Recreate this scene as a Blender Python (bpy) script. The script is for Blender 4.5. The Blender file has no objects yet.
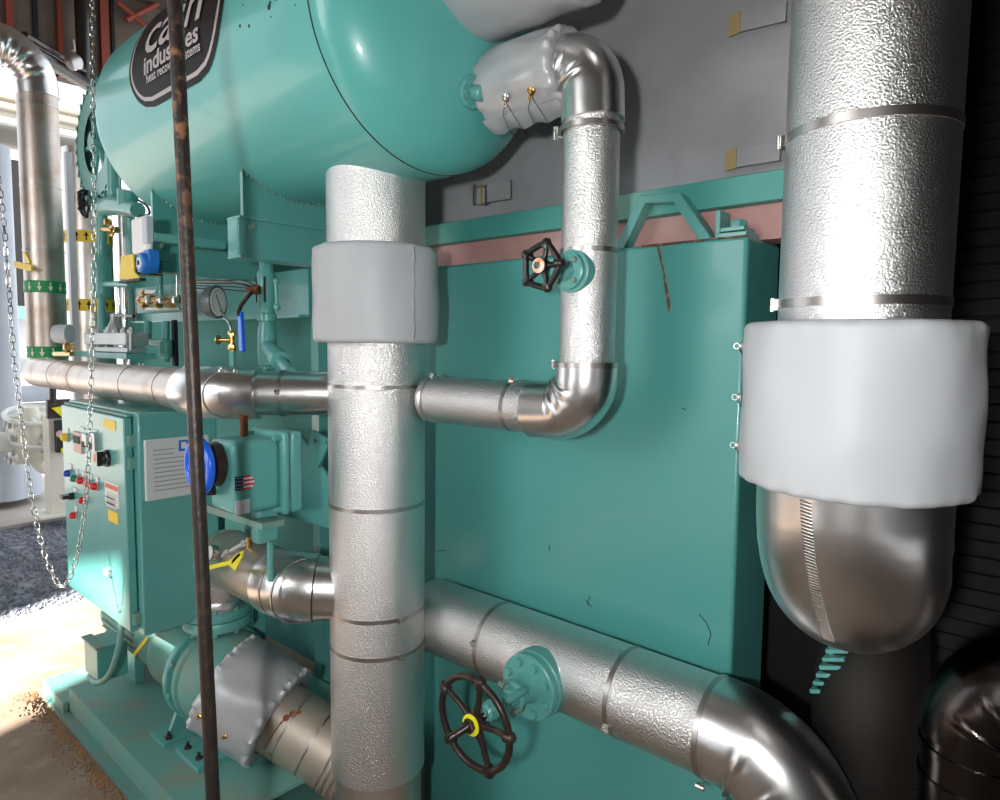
import bpy, bmesh, math, random
from math import pi, sin, cos, radians as R, sqrt, atan2
from mathutils import Vector as V, Matrix, noise

# ------------------------------------------------------------------ camera
sc = bpy.context.scene
COL = sc.collection
CAMZ = 1.68
FZ = -.08      # floor level
FZ2 = -.35     # lower floor right of the pump skid
FPX = 680.0
_p, _y, _r = math.atan(55 / 680), R(42), R(0.63)
_F = V((-sin(_y) * cos(_p), cos(_y) * cos(_p), -sin(_p)))
_R0 = _F.cross(V((0, 0, 1))).normalized()
_U0 = _R0.cross(_F)
_R = _R0 * cos(_r) + _U0 * sin(_r)
_U = _U0 * cos(_r) - _R0 * sin(_r)
CAM = V((0, 0, CAMZ))
cd = bpy.data.cameras.new('camera')
cd.sensor_fit = 'HORIZONTAL'; cd.sensor_width = 36; cd.lens = 36 * FPX / 1000; cd.clip_start = .02
cam = bpy.data.objects.new('camera', cd)
m3 = Matrix((_R, _U, -_F)).transposed()
cam.matrix_world = Matrix.Translation(CAM) @ m3.to_4x4()
COL.objects.link(cam); sc.camera = cam

def W(u, v, X=None, Y=None, Z=None, d=None):
    """a point of the place, read off the photograph at a known plane"""
    r = _F + _R * ((u - 500) / FPX) + _U * ((400 - v) / FPX)
    if X is not None: return CAM + r * (X / r.x)
    if Y is not None: return CAM + r * (Y / r.y)
    if Z is not None: return CAM + r * ((Z - CAMZ) / r.z)
    return CAM + r * d

# ------------------------------------------------------------------ light
w = bpy.data.worlds.new('world'); sc.world = w; w.use_nodes = True
bg = w.node_tree.nodes['Background']
bg.inputs['Color'].default_value = (.86, .93, 1, 1); bg.inputs['Strength'].default_value = 1.8

def lamp(name, kind, loc, energy, color=(1, 1, 1), **k):
    d = bpy.data.lights.new(name, kind); d.energy = energy; d.color = color
    for a, b in k.items(): setattr(d, a, b)
    o = bpy.data.objects.new(name, d); o.location = loc; COL.objects.link(o); return o
def aim(o, to):
    o.rotation_euler = (V(to) - o.location).to_track_quat('-Z', 'Y').to_euler()
sun = lamp('sun', 'SUN', (-3, -4, 6), 26, (1, .95, .88), angle=R(1.2))
aim(sun, V((-3, -4, 6)) + V((-.25, .75, -.62)))
fl = lamp('camera_flash', 'AREA', CAM - _R * .29 + V((0, 0, .02)) - _F * .30, 28, (1, .99, .97), shape='DISK', size=.10)
aim(fl, CAM + _F * 2 )
fl.data.spread = R(150)
bay = lamp('bay_fill', 'AREA', (-2.2, -3.4, 2.6), 78, (1, .98, .94), shape='RECTANGLE', size=2.4, size_y=1.6)  # added fill lamp; the daylight itself comes from sun and world
aim(bay, (-1.6, 1.8, 1.5))

vs = sc.view_settings
vs.view_transform = 'Standard'; vs.look = 'None'; vs.exposure = 0; vs.gamma = 1; vs.use_curve_mapping = False

# ------------------------------------------------------------------ materials
def mat(name, col, rough=.5, metal=0., bump=None, coat=0, mottle=None, spec=None, emit=None, speck=None):
    """bump=(scale, strength, dist[, stretch])  mottle=(colour, scale, lo, hi)"""
    m = bpy.data.materials.new(name); m.use_nodes = True
    nt = m.node_tree; b = nt.nodes['Principled BSDF']; L = nt.links.new
    b.inputs['Base Color'].default_value = (*col, 1)
    b.inputs['Roughness'].default_value = rough
    b.inputs['Metallic'].default_value = metal
    if coat: b.inputs['Coat Weight'].default_value = coat; b.inputs['Coat Roughness'].default_value = .08
    if spec is not None: b.inputs['Specular IOR Level'].default_value = spec
    if emit: b.inputs['Emission Color'].default_value = (*emit[0], 1); b.inputs['Emission Strength'].default_value = emit[1]
    g = nt.nodes.new('ShaderNodeNewGeometry')
    if bump:
        n = nt.nodes.new('ShaderNodeTexNoise'); n.inputs['Scale'].default_value = bump[0]; n.inputs['Detail'].default_value = 2.5
        L(g.outputs['Position'], n.inputs['Vector'])
        k = nt.nodes.new('ShaderNodeBump'); k.inputs['Strength'].default_value = bump[1]; k.inputs['Distance'].default_value = bump[2]
        L(n.outputs['Fac'], k.inputs['Height']); L(k.outputs['Normal'], b.inputs['Normal'])
    src = None
    for q in ((mottle,) if mottle else ()) + ((speck,) if speck else ()):
        n = nt.nodes.new('ShaderNodeTexNoise'); n.inputs['Scale'].default_value = q[1]; n.inputs['Detail'].default_value = 5
        L(g.outputs['Position'], n.inputs['Vector'])
        mr = nt.nodes.new('ShaderNodeMapRange'); mr.inputs['From Min'].default_value = q[2]; mr.inputs['From Max'].default_value = q[3]
        L(n.outputs['Fac'], mr.inputs['Value'])
        mx = nt.nodes.new('ShaderNodeMix'); mx.data_type = 'RGBA'
        mx.inputs[6].default_value = (*col, 1); mx.inputs[7].default_value = (*q[0], 1)
        if src: L(src, mx.inputs[6])
        L(mr.outputs['Result'], mx.inputs[0]); L(mx.outputs[2], b.inputs['Base Color']); src = mx.outputs[2]
    return m

M = {}
M['teal'] = mat('teal_paint', (.105, .37, .345), .34, coat=.25, mottle=((.12, .36, .33), 3, .4, .75))
M['teal_wall'] = mat('teal_tank_paint', (.075, .315, .292), .36, coat=.15, bump=(9, .05, .01), mottle=((.085, .31, .285), 2, .4, .75))
M['teal_matte'] = mat('teal_matte_paint', (.07, .27, .25), .7, spec=.2)
M['teal_gloss'] = mat('teal_gloss_paint', (.115, .45, .42), .32, coat=.32, spec=.35, bump=(5, .03, .01))
M['teal_dusty'] = mat('teal_dusty_paint', (.13, .33, .29), .55, mottle=((.22, .28, .22), 7, .45, .7), bump=(60, .1, .003))
M['stucco'] = mat('embossed_aluminium', (.80, .79, .79), .33, 1, bump=(215, .9, .0040))
M['stucco_big'] = mat('coarse_embossed_aluminium', (.78, .77, .78), .32, 1, bump=(270, .9, .0026))
M['stucco_tinted'] = mat('brown_tinted_embossed_aluminium', (.60, .53, .48), .40, .95, bump=(200, .4, .002), mottle=((.45, .33, .26), 6, .5, .72))  # brown tint puts the mirrored brown surroundings into the left pipes' colour
M['rusty_jacket'] = mat('dusty_warm_jacket', (.50, .44, .37), .5, .7, bump=(170, .3, .002), mottle=((.42, .30, .20), 5, .5, .75))
M['alu'] = mat('smooth_aluminium', (.78, .775, .77), .29, 1, bump=(14, .12, .01))
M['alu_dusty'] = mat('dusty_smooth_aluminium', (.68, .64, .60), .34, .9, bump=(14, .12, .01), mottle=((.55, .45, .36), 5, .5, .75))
M['steel_band'] = mat('steel_banding', (.50, .47, .45), .33, 1)
M['chrome'] = mat('bright_metal', (.8, .78, .75), .2, 1)
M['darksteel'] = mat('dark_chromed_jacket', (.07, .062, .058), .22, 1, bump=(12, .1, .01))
M['blanket'] = mat('grey_silicone_cloth', (.47, .49, .515), .48, bump=(900, .12, .0006), mottle=((.45, .465, .49), 4, .4, .7), spec=.35)
M['blanket_shiny'] = mat('silver_silicone_cloth', (.47, .48, .50), .36, .25, bump=(22, .25, .008), mottle=((.42, .43, .45), 6, .4, .7))
M['blanket_dark'] = mat('dull_grey_cover_cloth', (.36, .365, .385), .55, bump=(5, .5, .05), mottle=((.31, .31, .33), 5, .4, .7))
M['tan'] = mat('tan_webbing', (.42, .31, .14), .7, bump=(400, .2, .001))
M['black'] = mat('black_iron', (.010, .009, .009), .33, coat=.3)
M['blackmatte'] = mat('matte_black', (.012, .012, .013), .6)
M['brown_iron'] = mat('bronze_black_iron', (.035, .024, .02), .32, .3, mottle=((.09, .06, .04), 25, .55, .75))
M['rod'] = mat('rusty_black_rod', (.028, .021, .018), .45, .2, bump=(90, .5, .003), mottle=((.26, .13, .065), 30, .50, .60))
_nt = M['rod'].node_tree; _mx = [n for n in _nt.nodes if n.type == 'MIX'][0]; _mr = [n for n in _nt.nodes if n.type == 'MAP_RANGE'][0]
_g = [n for n in _nt.nodes if n.type == 'NEW_GEOMETRY'][0]; _sp = _nt.nodes.new('ShaderNodeSeparateXYZ'); _cr = _nt.nodes.new('ShaderNodeValToRGB')
_nt.links.new(_g.outputs['Position'], _sp.inputs[0])
_m2 = _nt.nodes.new('ShaderNodeMapRange'); _m2.inputs['From Min'].default_value = 1.85; _m2.inputs['From Max'].default_value = 2.42
_nt.links.new(_sp.outputs['Z'], _m2.inputs['Value']); _nt.links.new(_m2.outputs[0], _cr.inputs[0])
_e = _cr.color_ramp.elements; _e[0].position = 0; _e[0].color = (.10, .10, .10, 1); _e[1].position = .97; _e[1].color = (.1, .1, .1, 1)
for _p_, _c_ in ((.25, .45), (.5, 1), (.82, 1)):
    _x = _cr.color_ramp.elements.new(_p_); _x.color = (_c_, _c_, _c_, 1)
_mm = _nt.nodes.new('ShaderNodeMath'); _mm.operation = 'MULTIPLY'
_nt.links.new(_mr.outputs[0], _mm.inputs[0]); _nt.links.new(_cr.outputs[0], _mm.inputs[1]); _nt.links.new(_mm.outputs[0], _mx.inputs[0])
M['crust'] = mat('dark_chipped_crust', (.10, .06, .05), .8, mottle=((.25, .14, .09), 40, .5, .6))
M['rust'] = mat('rust', (.30, .09, .035), .8, bump=(80, .4, .002), mottle=((.16, .06, .03), 30, .45, .6))
M['white'] = mat('white_enamel', (.82, .82, .80), .4)
M['rackcream'] = mat('dull_cream_paint', (.36, .33, .27), .5)
M['cream'] = mat('cream_paint', (.78, .75, .66), .5, mottle=((.7, .66, .56), 4, .4, .7))
M['palegrey'] = mat('pale_grey_paint', (.55, .60, .66), .5, mottle=((.5, .54, .6), 3, .4, .7))
M['grey'] = mat('grey_cast_metal', (.50, .52, .52), .4, .6)
M['greyplastic'] = mat('grey_grille_plastic', (.62, .64, .64), .5)
M['slot'] = mat('grille_slot', (.25, .26, .26), .7)
M['blue'] = mat('blue_enamel', (.005, .12, .78), .25, coat=.6)
M['bluevinyl'] = mat('blue_vinyl', (.01, .17, .60), .4)
M['navy'] = mat('navy_ink', (.012, .015, .07), .5)
M['yellow'] = mat('yellow_label', (.85, .60, .02), .5)
M['brightyellow'] = mat('bright_yellow_vinyl', (.85, .78, .02), .4)
M['red'] = mat('red_plastic', (.65, .03, .03), .3)
M['redlabel'] = mat('red_label', (.72, .14, .07), .5)
M['green'] = mat('green_label', (.01, .30, .09), .5)
M['greenlamp'] = mat('green_lens', (.01, .22, .12), .3)
M['bluelamp'] = mat('blue_lens', (.02, .06, .50), .3)
M['brass'] = mat('brass', (.62, .38, .12), .3, 1)
M['orange'] = mat('orange_washer', (.75, .30, .12), .5, mottle=((.8, .7, .6), 30, .45, .6))
M['paper'] = mat('white_label', (.75, .73, .72), .5)
M['pinklabel'] = mat('faded_pink_label', (.62, .42, .38), .5)
M['silver'] = mat('silver_ink', (.50, .46, .47), .5)
M['plaque'] = mat('black_plaque', (.012, .009, .008), .5, spec=.15)
M['pink'] = mat('pink_primer', (.46, .25, .235), .6, mottle=((.5, .34, .31), 6, .45, .7))
M['sprayed'] = mat('oversprayed_teal', (.07, .33, .29), .45, mottle=((.36, .37, .29), 1.6, .55, .85))
M['clearface'] = mat('gauge_dial', (.72, .72, .72), .5)
M['gaugebody'] = mat('gauge_case_grey', (.14, .15, .16), .4, .3)
M['purlin'] = mat('red_oxide_steel', (.25, .045, .02), .6)
M['insul'] = mat('brown_wall_insulation', (.115, .085, .066), .85, bump=(6, .4, .05), mottle=((.15, .12, .095), 3, .4, .7))
M['ceil'] = mat('brown_roof_lining', (.10, .075, .058), .85, bump=(6, .4, .05))
M['darkwall'] = mat('near_black_flat', (.004, .004, .004), .7)  # one near-black colour for back and right walls, boiler shell and recess
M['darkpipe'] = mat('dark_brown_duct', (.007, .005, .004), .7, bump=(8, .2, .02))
M['concrete'] = mat('brown_concrete', (.32, .24, .185), .85, bump=(45, .25, .006), mottle=((.22, .14, .09), 2.2, .45, .7), speck=((.40, .30, .21), 9, .55, .75))
M['slab'] = mat('pale_concrete', (.50, .45, .41), .85, bump=(20, .2, .01), mottle=((.42, .38, .35), 2, .4, .7))
M['gravel'] = mat('blue_grey_gravel', (.17, .19, .24), .8, mottle=((.28, .28, .30), 14, .4, .65), bump=(40, .5, .03))
M['dirt'] = mat('orange_dirt', (.34, .16, .07), .9, mottle=((.22, .15, .09), 20, .4, .65), bump=(60, .5, .01))
M['sheen'] = mat('weathered_white_metal', (.72, .76, .84), .45)

# ------------------------------------------------------------------ mesh builder
def basis(ax):
    ax = V(ax).normalized()
    a = V((0, 0, 1)) if abs(ax.z) < .9 else V((0, 1, 0))
    e1 = a.cross(ax).normalized(); e2 = ax.cross(e1).normalized()
    return e1, e2, ax

class MB:
    def __init__(s): s.v = []; s.f = []
    def add(s, vs_, fs):
        o = len(s.v); s.v += [V(a) for a in vs_]; s.f += [[i + o for i in f] for f in fs]; return s
    def box(s, c, sx, sy, sz, rot=None):
        c = V(c); q = []
        for z in (-.5, .5):
            for y in (-.5, .5):
                for x in (-.5, .5):
                    p = V((x * sx, y * sy, z * sz)); q.append(c + (rot @ p if rot else p))
        return s.add(q, [(0, 2, 3, 1), (4, 5, 7, 6), (0, 1, 5, 4), (2, 6, 7, 3), (0, 4, 6, 2), (1, 3, 7, 5)])
    def bx(s, x0, x1, y0, y1, z0, z1):
        return s.box(((x0 + x1) / 2, (y0 + y1) / 2, (z0 + z1) / 2), abs(x1 - x0), abs(y1 - y0), abs(z1 - z0))
    def prism(s, pts, vec):
        n = len(pts); pts = [V(p) for p in pts]; vec = V(vec)
        return s.add(pts + [p + vec for p in pts], [list(range(n))[::-1], list(range(n, 2 * n))] +
                     [(i, (i + 1) % n, n + (i + 1) % n, n + i) for i in range(n)])
    def lathe(s, o, ax, prof, seg=32, disp=None, caps=True):
        e1, e2, a = basis(ax); o = V(o); vs_ = []; fs = []
        for i, (t, r) in enumerate(prof):
            for k in range(seg):
                th = 2 * pi * k / seg
                rr = r + (disp(t, th, i) if disp else 0)
                vs_.append(o + a * t + (e1 * cos(th) + e2 * sin(th)) * rr)
        for i in range(len(prof) - 1):
            for k in range(seg):
                k2 = (k + 1) % seg
                fs.append((i * seg + k, i * seg + k2, (i + 1) * seg + k2, (i + 1) * seg + k))
        if caps: fs += [list(range(seg))[::-1], [(len(prof) - 1) * seg + k for k in range(seg)]]
        return s.add(vs_, fs)
    def cyl(s, a, b, r, seg=24, r2=None):
        a = V(a); b = V(b); return s.lathe(a, b - a, [(0, r), ((b - a).length, r if r2 is None else r2)], seg)
    def tube(s, pts, r, seg=20, caps=True, closed=False, rf=None):
        pts = [V(p) for p in pts]; n = len(pts)
        T = []
        for i in range(n):
            if closed: t = pts[(i + 1) % n] - pts[i - 1]
            else: t = pts[min(i + 1, n - 1)] - pts[max(i - 1, 0)]
            T.append(t.normalized())
        e1, e2, _ = basis(T[0]); vs_ = []; fs = []
        for i in range(n):
            if i:
                ax = T[i - 1].cross(T[i])
                if ax.length > 1e-7:
                    q = Matrix.Rotation(T[i - 1].angle(T[i]), 3, ax.normalized()); e1 = q @ e1
                e1 = (e1 - T[i] * e1.dot(T[i])).normalized()
            e2 = T[i].cross(e1)
            for k in range(seg):
                th = 2 * pi * k / seg; dd = e1 * cos(th) + e2 * sin(th)
                rr = r[i] if isinstance(r, (list, tuple)) else r
                if rf: rr = rf(i, dd, rr)
                vs_.append(pts[i] + dd * rr)
        for i in range(n if closed else n - 1):
            j = (i + 1) % n
            for k in range(seg):
                k2 = (k + 1) % seg
                fs.append((i * seg + k, i * seg + k2, j * seg + k2, j * seg + k))
        if caps and not closed: fs += [list(range(seg))[::-1], [(n - 1) * seg + k for k in range(seg)]]
        return s.add(vs_, fs)
    def torus(s, c, ax, Rr, r, n=40, seg=12, rf=None):
        e1, e2, a = basis(ax); c = V(c)
        return s.tube([c + (e1 * cos(2 * pi * i / n) + e2 * sin(2 * pi * i / n)) * (rf(i / n) if rf else Rr) for i in range(n)], r, seg, closed=True)
    def ball(s, c, r, n=10, sc_=(1, 1, 1)):
        pr = []
        for i in range(n + 1):
            t = pi * i / n; pr.append((-cos(t) * r * sc_[2], max(sin(t) * r, 1e-4)))
        return s.lathe(c, (0, 0, 1), pr, 2 * n)
    def hexnut(s, c, ax, r, h):
        return s.lathe(V(c), ax, [(0, r), (h * .8, r), (h, r * .88)], 6)
    def sheet(s, grid, thick, nrm):
        """grid[i][j] points, extruded along nrm by thick"""
        h = len(grid); wd = len(grid[0]); nrm = V(nrm)
        top = [V(p) for row in grid for p in row]; bot = [p - nrm * thick for p in top]
        N = len(top); fs = []
        for i in range(h - 1):
            for j in range(wd - 1):
                a = i * wd + j; fs.append((a, a + 1, a + wd + 1, a + wd)); fs.append((N + a, N + a + wd, N + a + wd + 1, N + a + 1))
        for j in range(wd - 1):
            fs.append((j, N + j, N + j + 1, j + 1)); a = (h - 1) * wd + j; fs.append((a, a + 1, N + a + 1, N + a))
        for i in range(h - 1):
            a = i * wd; fs.append((a, a + wd, N + a + wd, N + a)); a += wd - 1; fs.append((a, N + a, N + a + wd, a + wd))
        return s.add(top + bot, fs)
    def build(s, name, m, parent=None, bevel=0, angle=38, fix=True):
        me = bpy.data.meshes.new(name)
        if parent: L = abs_loc(parent)
        else:
            xs = [p.x for p in s.v]; ys = [p.y for p in s.v]; zs = [p.z for p in s.v]
            L = V(((min(xs) + max(xs)) / 2, (min(ys) + max(ys)) / 2, min(zs)))
        me.from_pydata([p - L for p in s.v], [], s.f); me.update()
        if fix:
            bm = bmesh.new(); bm.from_mesh(me); bmesh.ops.recalc_face_normals(bm, faces=bm.faces); bm.to_mesh(me); bm.free()
        me.polygons.foreach_set('use_smooth', [True] * len(me.polygons))
        me.set_sharp_from_angle(angle=R(angle))
        me.materials.append(M[m] if isinstance(m, str) else m)
        o = bpy.data.objects.new(name, me); COL.objects.link(o)
        if parent: o.parent = parent
        else: o.location = L
        if bevel:
            b = o.modifiers.new('bevel', 'BEVEL'); b.width = bevel; b.segments = 3; b.limit_method = 'ANGLE'; b.angle_limit = R(40)
        return o

def abs_loc(o):
    L = V(o.location)
    while o.parent: o = o.parent; L += o.location
    return L
def tag(o, label=None, cat=None, group=None, kind=None):
    if label: o['label'] = label
    if cat: o['category'] = cat
    if group: o['group'] = group
    if kind: o['kind'] = kind
    return o
def thing(name, label, cat, loc, group=None):
    o = bpy.data.objects.new(name, None); o.empty_display_size = .1; o.location = V(loc); COL.objects.link(o)
    return tag(o, label, cat, group)
def struct(mb, name, m, **k): return tag(mb.build(name, m, **k), kind='structure')
def lab(o, t): o['label'] = t; return o

def fillet(pts, rad, n=14):
    """polyline with rounded corners -> list of (kind, [points])"""
    pts = [V(p) for p in pts]; segs = []; cur = pts[0]
    for i in range(1, len(pts) - 1):
        a = (pts[i - 1] - pts[i]).normalized(); b = (pts[i + 1] - pts[i]).normalized()
        rr = rad[i - 1] if isinstance(rad, (list, tuple)) else rad
        ang = a.angle(b); t = rr / math.tan(ang / 2)
        p0 = pts[i] + a * t; p1 = pts[i] + b * t
        c = pts[i] + (a + b).normalized() * (rr / sin(ang / 2))
        segs.append(('run', [cur, p0])); arc = []
        u0 = p0 - c; ax = (p0 - c).cross(p1 - c).normalized(); tot = (p0 - c).angle(p1 - c)
        for k in range(n + 1): arc.append(c + Matrix.Rotation(tot * k / n, 3, ax) @ u0)
        segs.append(('arc', arc, c)); cur = p1
    segs.append(('run', [cur, pts[-1]])); return segs

def elbow(arc, c, r, name, m, parent, folds=4, depth=.10, ext=.0, seg=64, seed=1, lip=.004, fw=.022):
    """smooth cover elbow with pinched folds on the inner side of the bend"""
    rnd = random.Random(seed)
    N = 64; pts = []
    L = len(arc) - 1
    for k in range(N + 1):
        t = k / N * L; i = min(int(t), L - 1); pts.append(arc[i].lerp(arc[i + 1], t - i))
    fs = [(.5 + (q - (folds - 1) / 2) * .72 / max(folds, 1) + rnd.uniform(-.03, .03), rnd.uniform(.7, 1), rnd.uniform(-.35, .35)) for q in range(folds)]
    a0 = (arc[0] - arc[1]).normalized(); a1 = (arc[-1] - arc[-2]).normalized()
    x0, x1 = ext if isinstance(ext, tuple) else (ext, ext)
    if x0: pts = [pts[0] + a0 * x0, pts[0] + a0 * x0 * .5] + pts
    if x1: pts = pts + [pts[-1] + a1 * x1 * .5, pts[-1] + a1 * x1]
    n = len(pts)
    nb = ((arc[0] - c).cross(arc[-1] - c)).normalized()
    def rf(i, dd, rr):
        t = i / (n - 1); inn = (c - pts[i]).normalized()
        cc = dd.dot(inn); sd = dd.dot(nb)
        k = max(0, cc + .42) / 1.42
        out = rr
        for ft, am, sk in fs:
            q = (t - ft - sk * .12 * sd) / fw
            out += rr * depth * am * k ** 1.1 * (math.exp(-q * q) - .55 * math.exp(-((q - 1.7) ** 2)) - .55 * math.exp(-((q + 1.7) ** 2)))
        return out
    mb = MB().tube(pts, r + lip, seg, rf=rf)
    return mb.build(name, m, parent, angle=70)

def strap(parent, c, ax, r, wd=.014, clip=None, m='steel_band', name='strap', th=.0022):
    """metal band round a pipe; clip = direction of its buckle"""
    ax = V(ax).normalized(); c = V(c)
    o = MB().lathe(c - ax * wd / 2, ax, [(0, r - .003), (0, r + th), (wd, r + th), (wd, r - .003)], 56, caps=False).build(name, m, parent)
    if clip is not None:
        d = V(clip); d = (d - ax * d.dot(ax)).normalized(); t = ax.cross(d)
        rot = Matrix((ax, t, d)).transposed()
        mb = MB().box(c + d * (r + .005), wd * 1.35, .022, .008, rot)
        mb.cyl(c + d * (r + .012) - ax * wd * .8, c + d * (r + .012) + ax * wd * .8, .0045, 10)
        mb.build('strap_clip', 'chrome', o)
    return o

def puff(c, ax, L, r, bulge=.008, seg=96, scal=.006, ns=22, rin=None, seed=0, lump=.006):
    """padded wrap round a pipe, rounded and gathered at both ends"""
    prof = []; n = 26; rin = rin or r - .05
    e = .016
    prof.append((.006, rin))
    for k in range(7):
        a = pi / 2 * k / 6; prof.append((e * (1 - sin(a) * 1.0) if False else e - e * cos(a) , r - e + e * sin(a)))
    for k in range(1, n): prof.append((e + (L - 2 * e) * k / n, r))
    for k in range(7):
        a = pi / 2 * k / 6; prof.append((L - e + e * sin(a), r - e + e * cos(a)))
    prof.append((L - .006, rin))
    def disp(t, th, i):
        edge = min(t, L - t); q = math.exp(-(edge / .022) ** 2)
        s_ = scal * q * (sin(ns * th + 3 * sin(3 * th + seed)) + .5 * sin(ns * 1.7 * th + seed))
        nn = noise.noise(V((cos(th) * 2.2 + seed, sin(th) * 2.2, t * 9)))
        return s_ + bulge * sin(pi * min(max(t / L, 0), 1)) + lump * nn * (1 - q * .5)
    return MB().lathe(V(c), ax, prof, seg, disp=disp, caps=False)

X_, Y_, Z_ = V((1, 0, 0)), V((0, 1, 0)), V((0, 0, 1))

# ================================================================== SETTING
struct(MB().bx(-5.1, -2.13, -3.6, 3.4, FZ - .3, FZ), 'floor', 'concrete')
struct(MB().bx(-2.13, 3.0, -3.6, 3.4, FZ2 - .12, FZ2), 'floor_lower', 'concrete')
gv = struct(MB().bx(-7.7, -5.1, -8, 12, FZ - .14, FZ - .035), 'ground', 'gravel')
struct(MB().bx(-26, -7.7, -14, 24, FZ - .14, FZ), 'concrete_slab', 'slab')
struct(MB().bx(-8.2, 3.1, -3.6, 3.5, 5.3, 5.42), 'ceiling', 'ceil')
mb = MB()
for i in range(70):
    z = .0 + i * .062
    mb.prism([(-.95, 3.0, z), (-.95, 2.965, z + .006), (-.95, 2.985, z + .055), (-.95, 3.0, z + .06)], (4.0, 0, 0))
mb.bx(-.95, 3.05, 3.0, 3.08, FZ, 5.3)
struct(mb, 'wall_back', 'darkwall')
struct(MB().bx(2.9, 3.0, -3.6, 3.0, FZ, 5.3), 'wall_right', 'darkwall')
# unseen wall added behind the camera; its gaps are cut to shape the sun patch
mb = MB().bx(-2.20, 2.9, -3.6, -3.5, FZ2, 4.26).bx(-1.30, 2.9, -3.6, -3.5, 4.26, 4.6).bx(-8.2, -3.75, -3.6, -3.5, FZ, 4.37)
mb.prism([(-8.2, -3.6, 4.34), (-2.07, -3.6, 4.36), (-1.29, -3.6, 4.56), (2.9, -3.6, 4.56), (2.9, -3.6, 5.3), (-8.2, -3.6, 5.3)], (0, .1, 0))
struct(mb, 'sun_mask_wall', 'ceil')

# end wall above the opening, red studs and brown insulation
xw = -8.0
zb = W(60, 78, X=xw).z
struct(MB().bx(xw - .12, xw, .2, 6.5, zb, 5.3), 'wall_left', 'insul')
mb = MB()
i = 0
for (u0, u1) in ((7, 14), (58, 63), (101, 109)):
    a = W(u0, 40, X=xw + .05); b = W(u1, 40, X=xw + .05)
    o = struct(MB().bx(xw, xw + .06, a.y, b.y, zb, 5.3), 'trim_%d' % (i + 1), 'purlin'); i += 1
for (u0, u1) in ((34, 39), (112, 115)):
    a = W(u0, 40, X=xw + .03); b = W(u1, 40, X=xw + .03)
    struct(MB().bx(xw, xw + .03, a.y, b.y, zb, 5.3), 'trim_%d' % (i + 1), 'darkpipe'); i += 1
# cross bracing near the roof in red
a = W(118, 2, X=xw + .1); b = W(150, 30, X=xw + .1)
struct(MB().tube([a, b], .03, 8), 'trim_6', 'purlin')
a = W(126, 20, X=xw + .1); b = W(160, 2, X=xw + .1)
struct(MB().tube([a, b], .03, 8), 'trim_7', 'purlin')

# ================================================================== STEAM BOILER BEHIND, grey cover
bo = thing('boiler', 'large grey cloth covered boiler behind the teal tank', 'boiler', (-1.9, 2.5, 0))
def cover_grid(x0, x1, z0, z1, y, amp, seed, nx=50, nz=36):
    g = []
    for j in range(nz + 1):
        row = []
        for i in range(nx + 1):
            x = x0 + (x1 - x0) * i / nx; z = z0 + (z1 - z0) * j / nz
            e = min(i, nx - i, 3) / 3 * min(j, nz - j, 3) / 3
            n_ = noise.noise(V((x * 2.2 + seed, z * 3.1, seed))) + .5 * noise.noise(V((x * 5 + z * 4, z * 5, seed)))
            row.append((x, y - .02 * e - amp * n_ * e, z))
        g.append(row)
    return g
MB().sheet(cover_grid(-3.2, -.70, 2.19, 3.7, 2.17, .022, 3), .3, (0, -1, 0)).build('cloth_cover', 'blanket_dark', bo)
MB().sheet(cover_grid(-.692, -.42, 2.19, 3.7, 2.16, .008, 7, 12, 30), .3, (0, -1, 0)).build('cloth_cover', 'blanket_dark', bo)
MB().bx(-3.1, -.6, 2.5, 2.95, FZ2, 3.6).build('shell', 'darkwall', bo)
# strap tabs with tan stitching
for (u0, v0, u1, v1) in ((740, 14, 787, 2), (736, 150, 781, 142)):
    a = W(u0, v0, Y=2.12); b = W(u1, v1, Y=2.12); h = .055
    t_ = MB().prism([a, b, b + V((0, 0, -h)), a + V((0, 0, -h))], (0, -.006, 0)).build('cover_strap', 'blanket_dark', bo)
    c = a + V((-.03, -.007, 0))
    MB().prism([c, c + V((.036, 0, .004)), c + V((.036, 0, -h - .004)), c + V((0, 0, -h - .008))], (0, -.003, 0)).build('stitched_patch', 'tan', t_)
# buckle at left
a = W(478, 186, Y=2.10); b = W(511, 180, Y=2.10)
t_ = MB().prism([a, b, b + V((0, 0, -.075)), a + V((0, 0, -.075))], (0, -.008, 0)).build('buckle_strap', 'blanket_dark', bo)
for k, uu in enumerate((474, 481, 486)):
    p = W(uu, 195, Y=2.085)
    MB().box(p, .007, .008, .085).build('buckle', 'steel_band' if k != 1 else 'tan', t_)
p = W(478, 187, Y=2.085); q = W(490, 205, Y=2.085)
MB().box(W(482, 186.5, Y=2.085), .06, .006, .006).box(W(483, 204, Y=2.085), .06, .006, .006).build('buckle', 'steel_band', t_)
MB().sheet(cover_grid(-2.62, -2.42, 2.20, 2.45, 2.115, .004, 9, 8, 8), .01, (0, -1, 0)).build('cover_strap', 'blanket_dark', bo)

# ledge under the cover: teal tray edge and pink primed beam
bm_ = thing('ledge_beam', 'long teal beam with pink primer side above the tank top', 'beam', (-1.8, 2.0, 2.0))
MB().bx(-3.1, -.35, 1.985, 2.16, 2.10, 2.185).build('tray_edge', 'sprayed', bm_, bevel=.004)
MB().bx(-3.0, -.45, 2.03, 2.14, 1.998, 2.10).build('primed_side', 'pink', bm_)

# ================================================================== TEAL TANK
TX0, TX1, TY, TZ = -2.966, -.783, 1.9, 1.995
tk = thing('tank', 'big teal box tank forming the flat wall behind the silver pipes', 'tank', ((TX0 + TX1) / 2, 2.1, 0))
MB().bx(TX0, TX1, TY, 2.15, FZ2 + .002, TZ).build('tank_body', 'teal_wall', tk, bevel=.012)
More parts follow.
